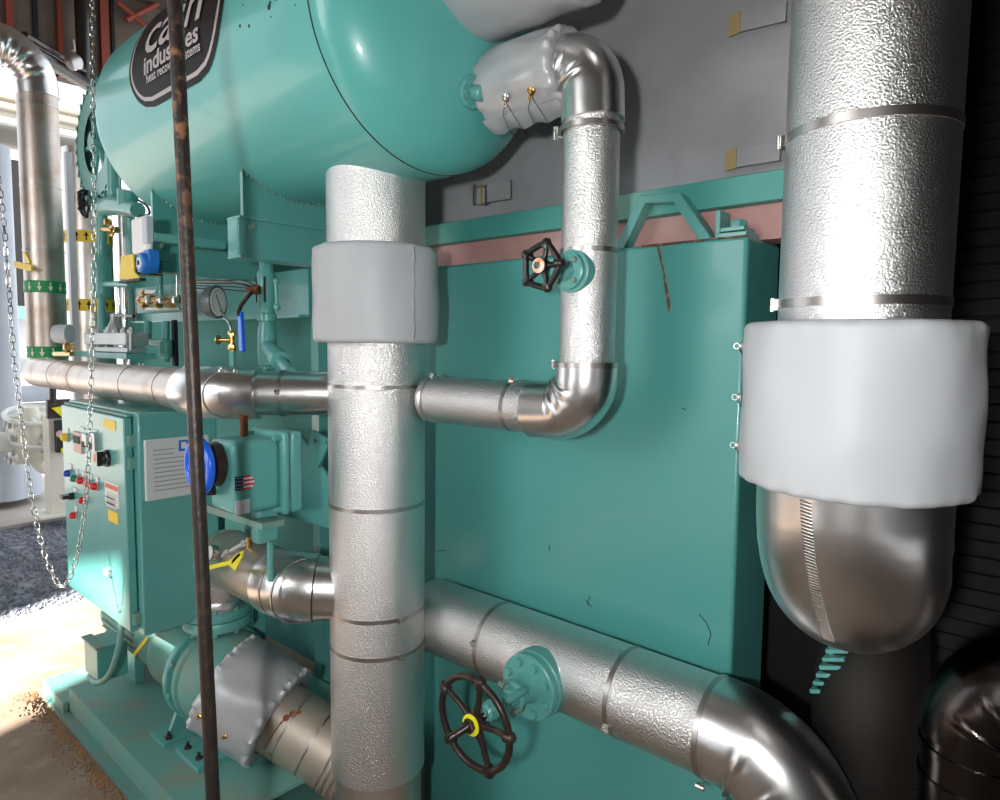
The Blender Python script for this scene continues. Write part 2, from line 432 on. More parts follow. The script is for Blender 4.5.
# lifting handle on top (bent flat bar)
pz = [W(622, 238, Y=TY + .03), W(645, 203, Y=TY + .03), W(673, 202, Y=TY + .03), W(702, 234, Y=TY + .03)]
pz[0].z = TZ - .01; pz[3].z = TZ - .01
def flatbar(pts, t, dep):
    mb = MB(); n = len(pts)
    up = []
    for i in range(n):
        d1 = (pts[min(i + 1, n - 1)] - pts[max(i - 1, 0)]).normalized(); nn = V((-d1.z, 0, d1.x)); up.append(pts[i] + nn * t)
    poly = pts + up[::-1]
    return mb.prism(poly, (0, dep, 0))
lab(flatbar(pz, .034, .05).build('lifting_lug', 'teal', tk, bevel=.003), 'bent teal lifting bar')
# corner bracket with bolt
c = W(731, 222, Y=TY + .06)
MB().bx(c.x - .035, c.x + .06, TY + .03, TY + .13, TZ, TZ + .018).bx(c.x - .035, c.x - .02, TY + .03, TY + .10, TZ + .018, TZ + .085)\
    .bx(c.x - .03, c.x + .05, TY + .035, TY + .12, TZ + .022, TZ + .034).build('corner_bracket', 'teal', tk, bevel=.002)
MB().hexnut((c.x + .018, TY + .07, TZ + .034), Z_, .024, .022).build('bolt', 'teal', tk)
# rust along the top lip, chips and marker scribbles
rnd = random.Random(5)
g = MB()
x = -1.12
while x < TX1 - .02:
    l_ = rnd.uniform(.02, .06); g.bx(x, x + l_, TY - .001, TY + .02, TZ - rnd.uniform(.003, .007), TZ + .0012); x += l_ * .9
g.build('rusty_edge', 'crust', tk)
def ribbon(pts, wd, y=None, X=None):
    pts = [V(p) for p in pts]; n = len(pts); l_ = []; r_ = []
    for i in range(n):
        t = (pts[min(i + 1, n - 1)] - pts[max(i - 1, 0)]).normalized(); nn = V((-t.z, 0, t.x)) if X is None else V((0, -t.z, t.y))
        w_ = wd[i] if isinstance(wd, (list, tuple)) else wd
        l_.append(pts[i] + nn * w_); r_.append(pts[i] - nn * w_)
    return MB().prism(l_ + r_[::-1], (0, -.0012, 0) if X is None else (.0012, 0, 0))
cr = [(657, 243), (660, 255), (663, 268), (665, 280), (667, 292), (669, 304), (669, 312)]
ribbon([W(u, v, Y=TY) for u, v in cr], [.002, .0045, .003, .004, .0055, .006, .004]).build('rust_streak', 'crust', tk)
for pts_ in ([(699, 614), (706, 622), (711, 634), (708, 645)], [(590, 596), (588, 602), (592, 607)], [(549, 545), (550, 551)],
             [(437, 551), (446, 550)], [(682, 408), (686, 410)], [(586, 600), (589, 606)]):
    ribbon([W(u, v, Y=TY) for u, v in pts_], .0014).build('scratch', 'blackmatte', tk)

# ================================================================== MAIN VERTICAL PIPE
MX, MY, MR = -1.94, 1.5, .170
mp = thing('insulated_pipe', 'wide upright silver clad pipe from the teal vessel, left of centre', 'pipe', (MX, MY, 0))
JB = W(377, 800, d=2.243).z - .05
MB().cyl((MX, MY, JB), (MX, MY, 2.32), MR, 72).build('pipe_jacket', 'stucco', mp)
for v in (388, 515, 632, 672):
    z = W(377, v, d=2.243).z
    strap(mp, (MX, MY, z), Z_, MR, .014 if v != 388 else .012, clip=(1, -.2, 0) if v > 600 else None)
seg = fillet([(MX, MY, .30), (MX, MY, .02), (MX + .5, MY + .1, .02)], .2)
MB().cyl((MX, MY, FZ2), (MX, MY, JB + .01), MR - .012, 48).build('bare_pipe_end', 'alu_dusty', mp)

bl = thing('insulation_blanket', 'pale grey padded blanket wrapped round the wide upright pipe under the vessel', 'insulation blanket', (MX, MY, 1.66))
zt, zb2 = W(377, 241, d=2.19).z, W(377, 343, d=2.19).z
puff((MX, MY, zb2), Z_, zt - zb2, .215, bulge=.004, scal=.003, rin=.172, seed=2).build('padding', 'blanket', bl)
MB().tube([V((MX + cos(a) * .222, MY + sin(a) * .222, zb2 + .012 + (zt - zb2 - .024) * k)) for k, a in ((i / 8, -.1 + .02 * (i % 2)) for i in range(9))], .004, 6).build('lacing_seam', 'blanket_dark', bl)

# ================================================================== RISER PIPE (small) : stub, elbow, riser, top elbow
RX, RY, RR_ = -1.111, 1.6, .0782
ZS, ZN = 1.491, 2.462
rp = thing('insulated_pipe', 'slim silver clad pipe bending up from the wide pipe to the vessel head', 'pipe', (RX, RY, 1.4))
segs = fillet([(-1.745, RY, ZS), (RX, RY, ZS), (RX, RY, ZN), (-1.52, RY, ZN)], [.107, .094])
MB().cyl((-1.84, RY - .03, ZS), (-1.74, RY, ZS), .045, 32).build('pipe_end', 'alu', rp)
MB().cyl(segs[0][1][0], segs[0][1][1], RR_, 56).build('pipe_jacket', 'stucco', rp)
elbow(segs[1][1], segs[1][2], RR_, 'pipe_elbow', 'alu', rp, folds=2, depth=.14, ext=(.075, .03), seed=4, lip=.010, fw=.05)
MB().cyl(segs[2][1][0], segs[2][1][1], RR_, 56).build('pipe_jacket', 'stucco', rp)
elbow(segs[3][1], segs[3][2], RR_, 'pipe_elbow', 'alu', rp, folds=2, depth=.18, ext=(.075, .05), fw=.04, seed=9, lip=.009)
MB().cyl(segs[4][1][0], segs[4][1][1], RR_ * .9, 40).build('pipe_end', 'alu', rp)
# rolled collar at the wide pipe
MB().lathe((-1.757, RY, ZS), X_, [(0, RR_ + .004), (.02, RR_ + .004), (.024, RR_ + .001), (.03, RR_ + .003)], 48).build('collar', 'alu', rp)
for uu in (437, 517):
    p = W(uu, 400, Y=RY); strap(rp, (p.x, RY, ZS), X_, RR_, .013, clip=(0, -.25, 1))
for v, cdir in ((120, None), (247, None), (366, (-1, -.35, 0))):
    p = W(590, v, Y=RY - RR_); strap(rp, (RX, RY, p.z), Z_, RR_ + {120: .009, 366: .010}.get(v, 0), .014, clip=cdir)
p = W(556, 134, Y=1.57)
MB().cyl(p + V((0, 0, .018)), p - V((0, 0, .018)), .009, 12).cyl(p - V((0,0,.01)), V((RX - RR_ + .004, RY - .01, p.z - .01)), .004, 8).build('pin', 'chrome', rp)

# blanket on that nozzle
nb_ = thing('insulation_blanket', 'silver padded wrap with wire hooks between vessel head and slim pipe elbow', 'insulation blanket', (-1.33, RY, ZN - .12))
bx0, bx1 = -1.475, -1.18
puff((bx0, RY, ZN), X_, bx1 - bx0, .113, bulge=.004, scal=.0045, ns=11, rin=.078, seed=5, lump=.010).build('padding', 'blanket_shiny', nb_)
for (u, v) in ((504, 100), (529, 94)):
    c = W(u, v, Y=RY - .11)
    c = V((c.x, RY - .114, c.z)); r_ = V((0, c.y - RY, c.z - ZN)); rl = r_.normalized() * .130; c = V((c.x, RY + rl.y, ZN + rl.z))
    h = MB().lathe(c - rl.normalized() * .004, rl, [(0, .0115), (.004, .0125), (.007, .009), (.008, .004)], 20)
    h.torus(c + rl.normalized() * .004 + V((0, 0, -.016)), rl, .006, .0015, 16, 6).build('lacing_hook', 'brass' if u > 510 else 'chrome', nb_)
    wv = [c + V((0, 0, -.01)), c + V((-.012, .004, -.045)), c + V((-.008, .03, -.085)), c + V((.004, .06, -.10))]
    wv2 = [c + V((0, 0, -.01)), c + V((.022, .004, -.045)), c + V((.035, .03, -.08)), c + V((.04, .06, -.10))]
    MB().tube(wv, .0011, 6).tube(wv2, .0011, 6).build('lacing_wire', 'blackmatte', nb_)
# gathered lower flap of the wrap
g = []
for j in range(7):
    row = []
    for i in range(41):
        x = bx0 + .004 + (bx1 - bx0 - .01) * i / 40; k = j / 6
        a = -1.05 - k * .55; rr = .122 + .008 * k * (1 + .3 * sin(i * .5) + .5 * noise.noise(V((i * .2, 0, 1))))
        row.append((x, RY + cos(a + pi / 2 + pi / 2) * 0 - sin(-a) * 0 + rr * -cos(a), ZN + rr * sin(a) - .003 * sin(i * .45) * k))
    g.append(row)
MB().sheet(g, .006, (0, -.7, -.7)).build('flap', 'blanket_shiny', nb_, fix=True)

# larger wrap above
ub = thing('insulation_blanket', 'large silver wrap on the upper nozzle at the top edge of the photo', 'insulation blanket', (-1.3, 1.5, 2.6))
puff((-1.50, 1.5, 2.785), X_, .40, .205, bulge=.0, scal=.004, ns=16, rin=.14, seed=8, lump=.006).build('padding', 'blanket_shiny', ub)
MB().cyl((-1.6, 1.5, 2.785), (-.9, 1.5, 2.785), .135, 40).build('nozzle', 'alu', ub)

# ================================================================== VESSEL
VY, VZ, VR = 1.5, 2.67, .444
X0, X1 = -3.28, -1.665
HD = .222
ve = thing('pressure_vessel', 'glossy teal horizontal vessel with domed end hanging across the top left', 'vessel', (-2.4, VY, 2.2))
MB().lathe((X0, VY, VZ), X_, [(0, VR), (.4, VR), (.8, VR), (X1 - X0, VR)], 128, caps=False).build('shell', 'teal_gloss', ve)
def head(x, s):
    pr = []
    for k in range(25):
        a = pi / 2 * k / 24; pr.append((sin(a) * HD * s, max(VR * cos(a), .001)))
    return MB().lathe((x, VY, VZ), X_, pr, 128)
head(X1, 1).build('domed_head', 'teal_gloss', ve)
head(X0, -1).build('domed_head', 'teal_gloss', ve)
lab(MB().lathe((X1 - .003, VY, VZ), X_, [(0, VR), (0, VR + .0012), (.0045, VR + .0012), (.0045, VR)], 128, caps=False).build('weld_seam', 'darkpipe', ve), 'thin dark weld line')
# saddles and their cross beams
def cylpt(X, a, dr=0): return V((X, VY - (VR + dr) * cos(a), VZ + (VR + dr) * sin(a)))
def saddle(X, ztop_beam, y0, y1, th=.02):
    pts = []
    n = 26
    ca = math.acos(min(1, (VY - y0) / VR))
    for k in range(n + 1):
        y = y0 + (y1 - y0) * k / n
        dz = sqrt(max(VR ** 2 - (y - VY) ** 2, 0)); pts.append(V((X, y, VZ - dz + .004)))
    pts += [V((X, y1, ztop_beam)), V((X, y0, ztop_beam))]
    return MB().prism(pts, (-th, 0, 0))
S1 = -2.40; S2 = -3.13
zb1 = W(240, 216, X=S1).z; y01 = W(243, 200, X=S1).y
s_ = saddle(S1, zb1, y01, 1.93).build('saddle', 'teal', ve)
mb = MB(); rnd = random.Random(2)
for k in range(40):
    y = y01 + (1.9 - y01) * k / 39; z = VZ - sqrt(max(VR ** 2 - (y - VY) ** 2, 0))
    mb.ball((S1 + .004, y, z + rnd.uniform(-.002, .002)), rnd.uniform(.006, .009), 5)
lab(mb.build('weld_bead', 'teal_dusty', s_), 'lumpy weld along the saddle')
zb2_ = W(160, 238, X=S2).z; y02 = W(153, 220, X=S2).y
s2 = saddle(S2, zb2_, y02, 1.93).build('saddle', 'teal', ve)
mb = MB()
for k in range(36):
    y = y02 + (1.9 - y02) * k / 35; z = VZ - sqrt(max(VR ** 2 - (y - VY) ** 2, 0))
    mb.ball((S2 + .004, y, z), rnd.uniform(.006, .009), 5)
mb.build('weld_bead', 'teal_dusty', s2)
def xbeam(X, zt_, zb_, y0, y1, label):
    o = thing('support_beam', label, 'beam', (X, (y0 + y1) / 2, zb_), 'cross beams under the vessel')
    MB().bx(X - .085, X + .012, y0, y1, zt_ - .010, zt_).bx(X - .085, X + .012, y0, y1, zb_, zb_ + .010)\
        .bx(X - .012, X - .004, y0 + .004, y1, zb_, zt_).bx(X - .085, X - .01, y0 + .002, y0 + .010, zb_, zt_).build('channel', 'teal', o, bevel=.002)
    for yy in (y0 + .05, y1 - .4):
        MB().hexnut((X - .004, yy, zt_ - .035), X_, .013, .014).cyl((X, yy, zt_ - .035), (X + .026, yy, zt_ - .035), .006, 10).build('bolt', 'teal_dusty', o)
    return o
xbeam(S1 + .01, zb1, W(240, 258, X=S1).z, W(237, 240, X=S1).y, 2.0, 'nearer teal cross beam under the vessel, just left of the wide pipe')
xbeam(S2 + .01, zb2_, W(155, 272, X=S2).z, W(150, 250, X=S2).y, 2.0, 'farther teal cross beam under the vessel, right of the white actuator')
# plugged flange on the head
def on_head(u, v):
    r = W(u, v, d=1.0) - CAM; A = V(((r.x) / HD, r.y / VR, r.z / VR)); B = V(((CAM.x - X1) / HD, (CAM.y - VY) / VR, (CAM.z - VZ) / VR))
    a, b, c = A.dot(A), 2 * A.dot(B), B.dot(B) - 1; t = (-b - sqrt(b * b - 4 * a * c)) / (2 * a); p = CAM + r * t
    n_ = V(((p.x - X1) / HD ** 2, (p.y - VY) / VR ** 2, (p.z - VZ) / VR ** 2)).normalized(); return p, n_
p, n_ = on_head(472, 92)
fo = MB().lathe(p - n_ * .01, n_, [(0, .050), (.018, .050), (.022, .047)], 40).build('flange', 'teal', ve)
MB().cyl(p, p + n_ * .045, .024, 28).lathe(p + n_ * .045, n_, [(0, .024), (.004, .020)], 28).build('plug', 'teal', fo)
e1, e2, _a = basis(n_)
for k in range(8):
    a = k * pi / 4 + .3; MB().hexnut(p + n_ * .011 + (e1 * cos(a) + e2 * sin(a)) * .038, n_, .0075, .008).build('bolt', 'teal', fo)

# nameplate wrapped on the shell
PX0, PX1 = -2.905, -2.135
PA0, PA1 = -.275, .98      # angle range
def wrap(s_, h, dr):  # s_ along x in m, h arc height in m
    return cylpt(s_, PA0 + h / VR, dr)
def plaque_grid(inset, dr, rad, nx=60, nh=40):
    Wd, H = PX1 - PX0, (PA1 - PA0) * VR
    g = []
    for j in range(nh + 1):
        h = inset + (H - 2 * inset) * j / nh
        dd = 0
        hb = min(h - inset, H - inset - h); rr = rad - inset
        if hb < rr: dd = rr - sqrt(max(rr * rr - (rr - hb) ** 2, 0))
        row = []
        for i in range(nx + 1):
            s0, s1 = PX0 + inset + dd, PX1 - inset - dd
            row.append(wrap(s0 + (s1 - s0) * i / nx, h, dr))
        g.append(row)
    return g
def gridmesh(g):
    h, wd = len(g), len(g[0]); return MB().add([p for r in g for p in r], [(i * wd + j, i * wd + j + 1, (i + 1) * wd + j + 1, (i + 1) * wd + j) for i in range(h - 1) for j in range(wd - 1)])
pl = gridmesh(plaque_grid(0, .003, .20)).build('nameplate', 'plaque', ve)
gridmesh(plaque_grid(.020, .0042, .20)).build('border_line', 'silver', pl)
gridmesh(plaque_grid(.034, .0054, .20)).build('nameplate_field', 'plaque', pl)
def text_mesh(body, size, off=0.0, sx=1):
    c = bpy.data.curves.new('t', 'FONT'); c.body = body; c.size = size; c.offset = off; c.resolution_u = 3
    o = bpy.data.objects.new('t', c); COL.objects.link(o)
    bpy.context.view_layer.update()
    me = bpy.data.meshes.new_from_object(o.evaluated_get(bpy.context.evaluated_depsgraph_get()))
    vs_ = [V(a.co) for a in me.vertices]; fs = [list(p_.vertices) for p_ in me.polygons]
    bpy.data.objects.remove(o); bpy.data.curves.remove(c); bpy.data.meshes.remove(me)
    return vs_, fs
def fit_text(body, width, height_x, off):
    """scale so the text spans width and an x-height letter is height_x tall"""
    vx, _ = text_mesh('x', 1, 0); xh = max(a.y for a in vx)
    vs_, fs = text_mesh(body, 1, off)
    x0, x1 = min(a.x for a in vs_), max(a.x for a in vs_)
    return [((a.x - x0) / (x1 - x0) * width, a.y / xh * height_x) for a in vs_], fs
for body, xs, wd, a0, xh, off in (('cain', -2.745, .46, 8.0, .105, .006), ('industries', -2.735, .45, -1.0, .040, .02), ('heat recovery systems', -2.715, .44, -5.3, .020, .015)):
    pts, fs = fit_text(body, wd, xh, off)
    MB().add([cylpt(xs + x, R(a0) + h / VR, .0105) for x, h in pts], fs).build('lettering', 'silver', pl, fix=False)
# paint chips on the shell
mb = MB()
for (u, v, s) in ((240, 26, .006), (249, 26, .006), (269, 7, .010), (270, 3, .007), (271, 17, .003), (276, 0, .004), (243, 5, .003), (295, 5, .003)):
    r = W(u, v, d=1) - CAM; a = r.y ** 2 + r.z ** 2; b = 2 * (r.y * (0 - VY) + r.z * (CAMZ - VZ)); c = VY ** 2 + (CAMZ - VZ) ** 2 - VR ** 2
    t = (-b - sqrt(b * b - 4 * a * c)) / (2 * a); p = CAM + r * t
    n_ = V((0, p.y - VY, p.z - VZ)).normalized(); mb.lathe(p - n_ * .001, n_ , [(0, s), (.002, s * .8)], 7)
mb.build('paint_chip', 'blackmatte', ve)

# ================================================================== GATE VALVES
def handwheel(parent, c, ax, Rr, rt, spokes, m, knobs=0, phase=0., poly=0, hub=.02):
    e1, e2, a = basis(ax); c = V(c)
    rf = None
    if poly:
        def rf(t):
            th = 2 * pi * t - phase; k = 2 * pi / poly; th = (th % k) - k / 2
            return Rr * (cos(pi / poly) / cos(th)) * .45 + Rr * .55 * (1 - .04 * cos(th * poly))
    mb = MB().torus(c, ax, Rr, rt, 60, 12, rf=rf)
    for k in range(spokes):
        th = phase + 2 * pi * k / spokes; dd = e1 * cos(th) + e2 * sin(th)
        mb.tube([c + dd * hub * .7 + a * -.004, c + dd * Rr * .55 - a * .006, c + dd * Rr * .98], [rt * 1.15, rt * .85, rt * .9], 10)
    for k in range(knobs):
        th = phase + 2 * pi * k / knobs; dd = e1 * cos(th) + e2 * sin(th)
        mb.tube([c + dd * (Rr - rt * 1.3), c + dd * (Rr + rt * .9), c + dd * (Rr + rt * 1.7)], [rt * 1.55, rt * 1.55, rt * .9], 12)
    mb.lathe(c - a * .012, a, [(0, hub), (.018, hub), (.024, hub * .8)], 24)
    return mb.build('handwheel', m, parent, angle=60)

# small valve on the slim riser
gvz = W(575, 271, Y=1.52).z
sv = thing('gate_valve', 'small teal valve with black five-lobed handwheel on the slim upright pipe', 'valve', (RX, 1.52, gvz))
nY = V((0, -1, 0))
MB().lathe((RX, RY - .04, gvz), nY, [(0, .058), (.045, .058), (.047, .055)], 44).build('cover_ring', 'teal', sv)
fo = MB().lathe((RX, RY - .075, gvz), nY, [(0, .050), (.026, .050), (.028, .047), (.034, .030)], 40).build('flange', 'teal', sv)
for k in range(4):
    a = pi / 4 + k * pi / 2; MB().hexnut((RX + .038 * cos(a), RY - .102, gvz + .038 * sin(a)), nY, .009, .012).build('bolt', 'teal_dusty', fo)
MB().lathe((RX, RY - .10, gvz), nY, [(0, .030), (.02, .026), (.03, .020), (.06, .018), (.062, .024), (.075, .024)], 28).build('bonnet', 'teal', sv)
MB().cyl((RX, RY - .16, gvz), (RX, RY - .222, gvz), .007, 14).build('stem', 'chrome', sv)
wc = V((RX, RY - .212, gvz + .002))
hw = handwheel(sv, wc, nY, .058, .0082, 5, 'black', knobs=5, phase=.05, poly=5, hub=.019)
MB().lathe(wc + nY * .011, nY, [(0, .0195), (.003, .0195)], 28).build('washer', 'orange', hw)
MB().hexnut(wc + nY * .014, nY, .010, .009).build('hub_nut', 'chrome', hw)

# ------------------------------------------------------------------ BOTTOM PIPE
BR, BZ, BY = .1345, .631, 1.75
bp = thing('insulated_pipe', 'thick silver clad pipe running along the lower front and turning down at right', 'pipe', (-1.1, 1.5, .6))
segs = fillet([(MX + .02, BY, BZ), (-.505, BY, BZ), (-.505, BY, FZ2)], [.222])
MB().cyl(segs[0][1][0], segs[0][1][1], BR, 64).build('pipe_jacket', 'stucco', bp)
elbow(segs[1][1], segs[1][2], BR, 'pipe_elbow', 'alu', bp, folds=3, depth=.13, ext=.03, seed=12)
MB().cyl(segs[2][1][0], segs[2][1][1], BR, 64).build('pipe_jacket', 'stucco', bp)
for uu, vv, cl in ((477, 640, (0, -1, .25)), (607, 700, (0, -1, -.55)), (697, 730, None)):
    p = W(uu, vv, Y=BY - BR * .9); strap(bp, (p.x, BY, BZ), X_, BR + (.004 if uu == 697 else 0), .015, clip=cl)
p = W(700, 787, Y=BY - .05)
MB().cyl(p - X_ * .012, p + X_ * .012, .008, 14).build('strap_clip', 'chrome', bp)

# large gate valve on it
fx = W(532, 686, Y=1.60); lx, lz = fx.x, BZ - .012
GS = 1.1
lv = thing('gate_valve', 'large teal valve with round bronze-black handwheel on the lower pipe', 'valve', (lx, 1.4, lz))
Y0 = BY - BR
MB().lathe((lx, Y0 + .05, lz), nY, [(0, .106), (.058, .106), (.062, .102)], 48).build('flange_lower', 'teal', lv)
fo = MB().lathe((lx, Y0 - .014, lz), nY, [(0, .103), (.022, .103), (.026, .099)], 48).build('flange', 'teal', lv)
for k in range(8):
    a = pi / 8 + k * pi / 4; cc = V((lx + .080 * cos(a), Y0 - .040, lz + .080 * sin(a)))
    MB().hexnut(cc, nY, .0145, .014).build('bolt', 'teal', fo)
MB().lathe((lx, Y0 - .038, lz), nY, [(0, .050), (.012, .044), (.03, .036), (.05, .034), (.052, .042), (.066, .042), (.07, .030), (.09, .026)], 36).build('bonnet', 'teal', lv)
for s in (-1, 1):
    MB().tube([(lx + s * .030, Y0 - .09, lz + s * .022), (lx + s * .040, Y0 - .12, lz + s * .028), (lx + s * .036, Y0 - .185, lz + s * .025), (lx + s * .016, Y0 - .225, lz + s * .011)], [.014, .013, .012, .014], 14).build('yoke_arm', 'teal', lv)
    MB().cyl((lx - s * .026, Y0 - .098, lz + s * .034), (lx - s * .026, Y0 - .135, lz + s * .034), .007, 12).hexnut((lx - s * .026, Y0 - .128, lz + s * .034), nY, .012, .012).build('gland_bolt', 'teal_dusty', lv)
MB().lathe((lx, Y0 - .20, lz - .006), nY, [(0, .030), (.03, .028), (.036, .022)], 28).build('yoke_hub', 'teal', lv)
pr = []
for k in range(38):
    pr += [(k * .0042, .0095), (k * .0042 + .0021, .0112)]
MB().lathe((lx, Y0 - .225, lz - .012), (0, -1, -.05), pr, 16).build('threaded_stem', 'brown_iron', lv)
wc = V((lx, Y0 - .275, lz - .016))
hw = handwheel(lv, wc, (0, -1, -.05), .134, .0108, 5, 'brown_iron', knobs=5, phase=1.35, hub=.030)
MB().lathe(wc + nY * .012, nY, [(0, .031), (.004, .031), (.005, .027)], 32).build('yellow_ring', 'brightyellow', hw)
MB().hexnut(wc + nY * .016, nY, .022, .014).build('hub_nut', 'brown_iron', hw)

# ================================================================== RIGHT PIPE
QX, QY, QR = -.383, 1.5, .153
rt = thing('insulated_pipe', 'wide upright silver clad pipe at the right with smooth rounded bottom elbow', 'pipe', (QX, QY, .8))
MB().cyl((QX, QY, 1.42), (QX, QY, 4.2), QR, 72).build('pipe_jacket', 'stucco_big', rt)
for v in (112, 299):
    z = W(868, v, Y=QY - QR).z; o = strap(rt, (QX, QY, z), Z_, QR, .017, clip=(-1, -.45, 0))
sg = fillet([(QX, QY, 1.47), (QX, QY, 1.185), (QX - .13, QY + .9, 1.185)], [.19])
eo = elbow(sg[1][1], sg[1][2], .176, 'pipe_elbow', 'alu', rt, folds=2, depth=.05, ext=(.10, 0), seed=3)
es = eo
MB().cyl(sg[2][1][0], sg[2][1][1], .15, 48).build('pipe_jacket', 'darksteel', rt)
# crimped seam down the elbow front
from mathutils.bvhtree import BVHTree
def hitter(*objs):
    vs_, fs = [], []
    for o in objs:
        L = abs_loc(o); k0 = len(vs_)
        vs_ += [L + a.co for a in o.data.vertices]; fs += [[k0 + i for i in p_.vertices] for p_ in o.data.polygons]
    t = BVHTree.FromPolygons(vs_, fs)
    def f(u, v):
        h, n_, i, d_ = t.ray_cast(CAM, (W(u, v, d=1) - CAM).normalized())
        return (h, n_ if n_.dot(CAM - h) > 0 else -n_) if h else (None, None)
    return f
ht = hitter(eo, es)
mb = MB(); dense = []
for k in range(400):
    t = k / 399; u, v = 806 + 20 * t ** 2.2 + 3 * t, 498 + 141 * t
    h, n_ = ht(u, v)
    if h: dense.append((h, n_))
acc = 0
for k in range(1, len(dense)):
    acc += (dense[k][0] - dense[k - 1][0]).length
    if acc > .0062:
        acc = 0; h, n_ = dense[k]; t = (dense[k][0] - dense[k - 1][0]).normalized(); wd_ = t.cross(n_).normalized()
        mb.tube([h - wd_ * .0105 + n_ * .0014 + t * .002, h + wd_ * .0105 + n_ * .0014 - t * .002], .0021, 6)
lab(mb.build('crimped_seam', 'chrome', rt), 'ribbed zip-like metal seam')

rb = thing('insulation_blanket', 'big pale grey padded wrap with wire hooks round the right-hand pipe', 'insulation blanket', (QX, QY, 1.4))
zt = W(858, 318, Y=QY - .225).z; zb3 = W(858, 510, Y=QY - .225).z
puff((QX, QY, zb3), Z_, zt - zb3, .214, bulge=.004, scal=.003, ns=16, rin=.165, seed=11, lump=.008, seg=110).build('padding', 'blanket', rb)
for k, vv in enumerate((346, 398, 447)):
    a = R(222 - 8 + 0); z = W(742, vv, Y=1.4).z
    dd = V((-.93, -.37, 0)).normalized(); p = V((QX, QY, z)) + dd * .222
    MB().lathe(p - dd * .004, dd, [(0, .009), (.005, .010), (.009, .006)], 16).torus(p + dd * .009, Y_, .006, .0014, 14, 6).build('lacing_hook', 'chrome', rb)
    MB().tube([p + dd * .006 + V((0, 0, -.004)), p + dd * .004 + V((.004, .01, -.018)), p + V((.0, .03, -.028))], .0012, 6).build('lacing_wire', 'blackmatte', rb)

# ================================================================== DARK THINGS AT LOWER RIGHT
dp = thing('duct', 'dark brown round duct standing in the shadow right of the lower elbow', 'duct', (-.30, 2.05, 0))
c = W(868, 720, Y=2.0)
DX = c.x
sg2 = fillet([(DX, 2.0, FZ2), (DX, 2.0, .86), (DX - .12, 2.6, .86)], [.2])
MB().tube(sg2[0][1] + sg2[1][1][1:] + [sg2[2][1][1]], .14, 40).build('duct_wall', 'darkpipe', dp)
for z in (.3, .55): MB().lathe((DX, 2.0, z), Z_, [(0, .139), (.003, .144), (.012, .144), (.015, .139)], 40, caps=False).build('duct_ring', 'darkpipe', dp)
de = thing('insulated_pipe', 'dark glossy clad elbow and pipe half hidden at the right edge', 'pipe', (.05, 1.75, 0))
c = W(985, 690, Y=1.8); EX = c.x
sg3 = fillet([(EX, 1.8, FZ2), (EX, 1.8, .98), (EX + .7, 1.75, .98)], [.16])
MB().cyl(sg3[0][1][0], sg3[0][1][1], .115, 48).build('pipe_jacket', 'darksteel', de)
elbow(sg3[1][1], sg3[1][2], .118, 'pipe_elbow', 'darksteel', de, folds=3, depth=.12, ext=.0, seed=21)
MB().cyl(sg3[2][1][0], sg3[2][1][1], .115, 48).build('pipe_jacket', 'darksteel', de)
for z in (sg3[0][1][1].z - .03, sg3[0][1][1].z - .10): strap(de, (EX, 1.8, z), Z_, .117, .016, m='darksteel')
sp = MB(); a = W(838, 650, Y=1.93); b = W(822, 690, Y=1.93)
for k in range(6):
    p = a.lerp(b, k / 5); sp.box(p, .058, .03, .011, Matrix.Rotation(-.3, 3, 'Y'))
sp.box(a.lerp(b, .5) + V((.0, .02, 0)), .02, .012, .16)
tag(sp.build('spring_hanger', 'teal', bevel=.002), 'short ribbed teal coil in the dark gap below the right-hand elbow', 'spring')

# ================================================================== SKID, PUMP
sk = thing('pump_skid', 'teal steel base frame on the floor carrying pump and motor', 'skid', (-2.4, 1.4, 0))
DK = .06
MB().bx(-3.52, -2.14, .955, 1.78, DK - .012, DK).bx(-3.52, -2.14, .935, .957, FZ + .02, DK + .001).bx(-3.52, -2.14, .895, .94, FZ + .014, FZ + .03).bx(-3.54, -3.52, .935, 1.78, FZ + .03, DK)\
    .build('deck', 'teal_dusty', sk)
MB().bx(-3.85, -2.14, .90, 1.78, FZ, FZ + .014).bx(-3.85, -3.54, .93, 1.78, -.02, -.008).bx(-3.85, -3.54, .91, .93, FZ, -.006).bx(-3.87, -3.85, .91, 1.78, FZ, -.006).build('base_rail', 'teal_dusty', sk)

PY, PZ = 1.28, .285
pu = thing('pump', 'teal centrifugal pump on the skid with round bolted top flange', 'pump', (-2.6, PY, .13))
def lx_(prof, name, m, parent, seg=56, **k):
    return MB().lathe((0, PY, PZ), X_, prof, seg, **k).build(name, m, parent)
lx_([(-3.08, .06), (-3.08, .165), (-3.055, .170), (-3.04, .165), (-3.0, .125), (-2.93, .115), (-2.85, .13), (-2.80, .165), (-2.79, .19)], 'bearing_bracket', 'teal_dusty', pu)
lx_([(-2.80, .05), (-2.80, .207), (-2.795, .212), (-2.772, .212), (-2.767, .207)], 'casing_ring', 'teal', pu)
lx_([(-2.768, .05), (-2.768, .185), (-2.755, .190), (-2.735, .190), (-2.73, .203), (-2.705, .203), (-2.70, .190), (-2.68, .196), (-2.66, .196), (-2.63, .190), (-2.59, .175), (-2.55, .14), (-2.50, .12), (-2.40, .115)], 'volute', 'teal_dusty', pu)
for k in range(10):
    a = 2 * pi * k / 10 + .2
    MB().hexnut((-2.766, PY + .200 * cos(a), PZ + .200 * sin(a)), X_, .011, .014).build('bolt', 'teal_dusty', pu)
MB().prism([(-2.80, PY - .20, DK), (-2.80, PY - .08, DK), (-2.80, PY - .02, PZ - .15), (-2.80, PY - .15, PZ - .10)], (.02, 0, 0))\
    .bx(-2.86, -2.72, PY - .24, PY + .2, DK, DK + .015).build('foot', 'teal', pu)
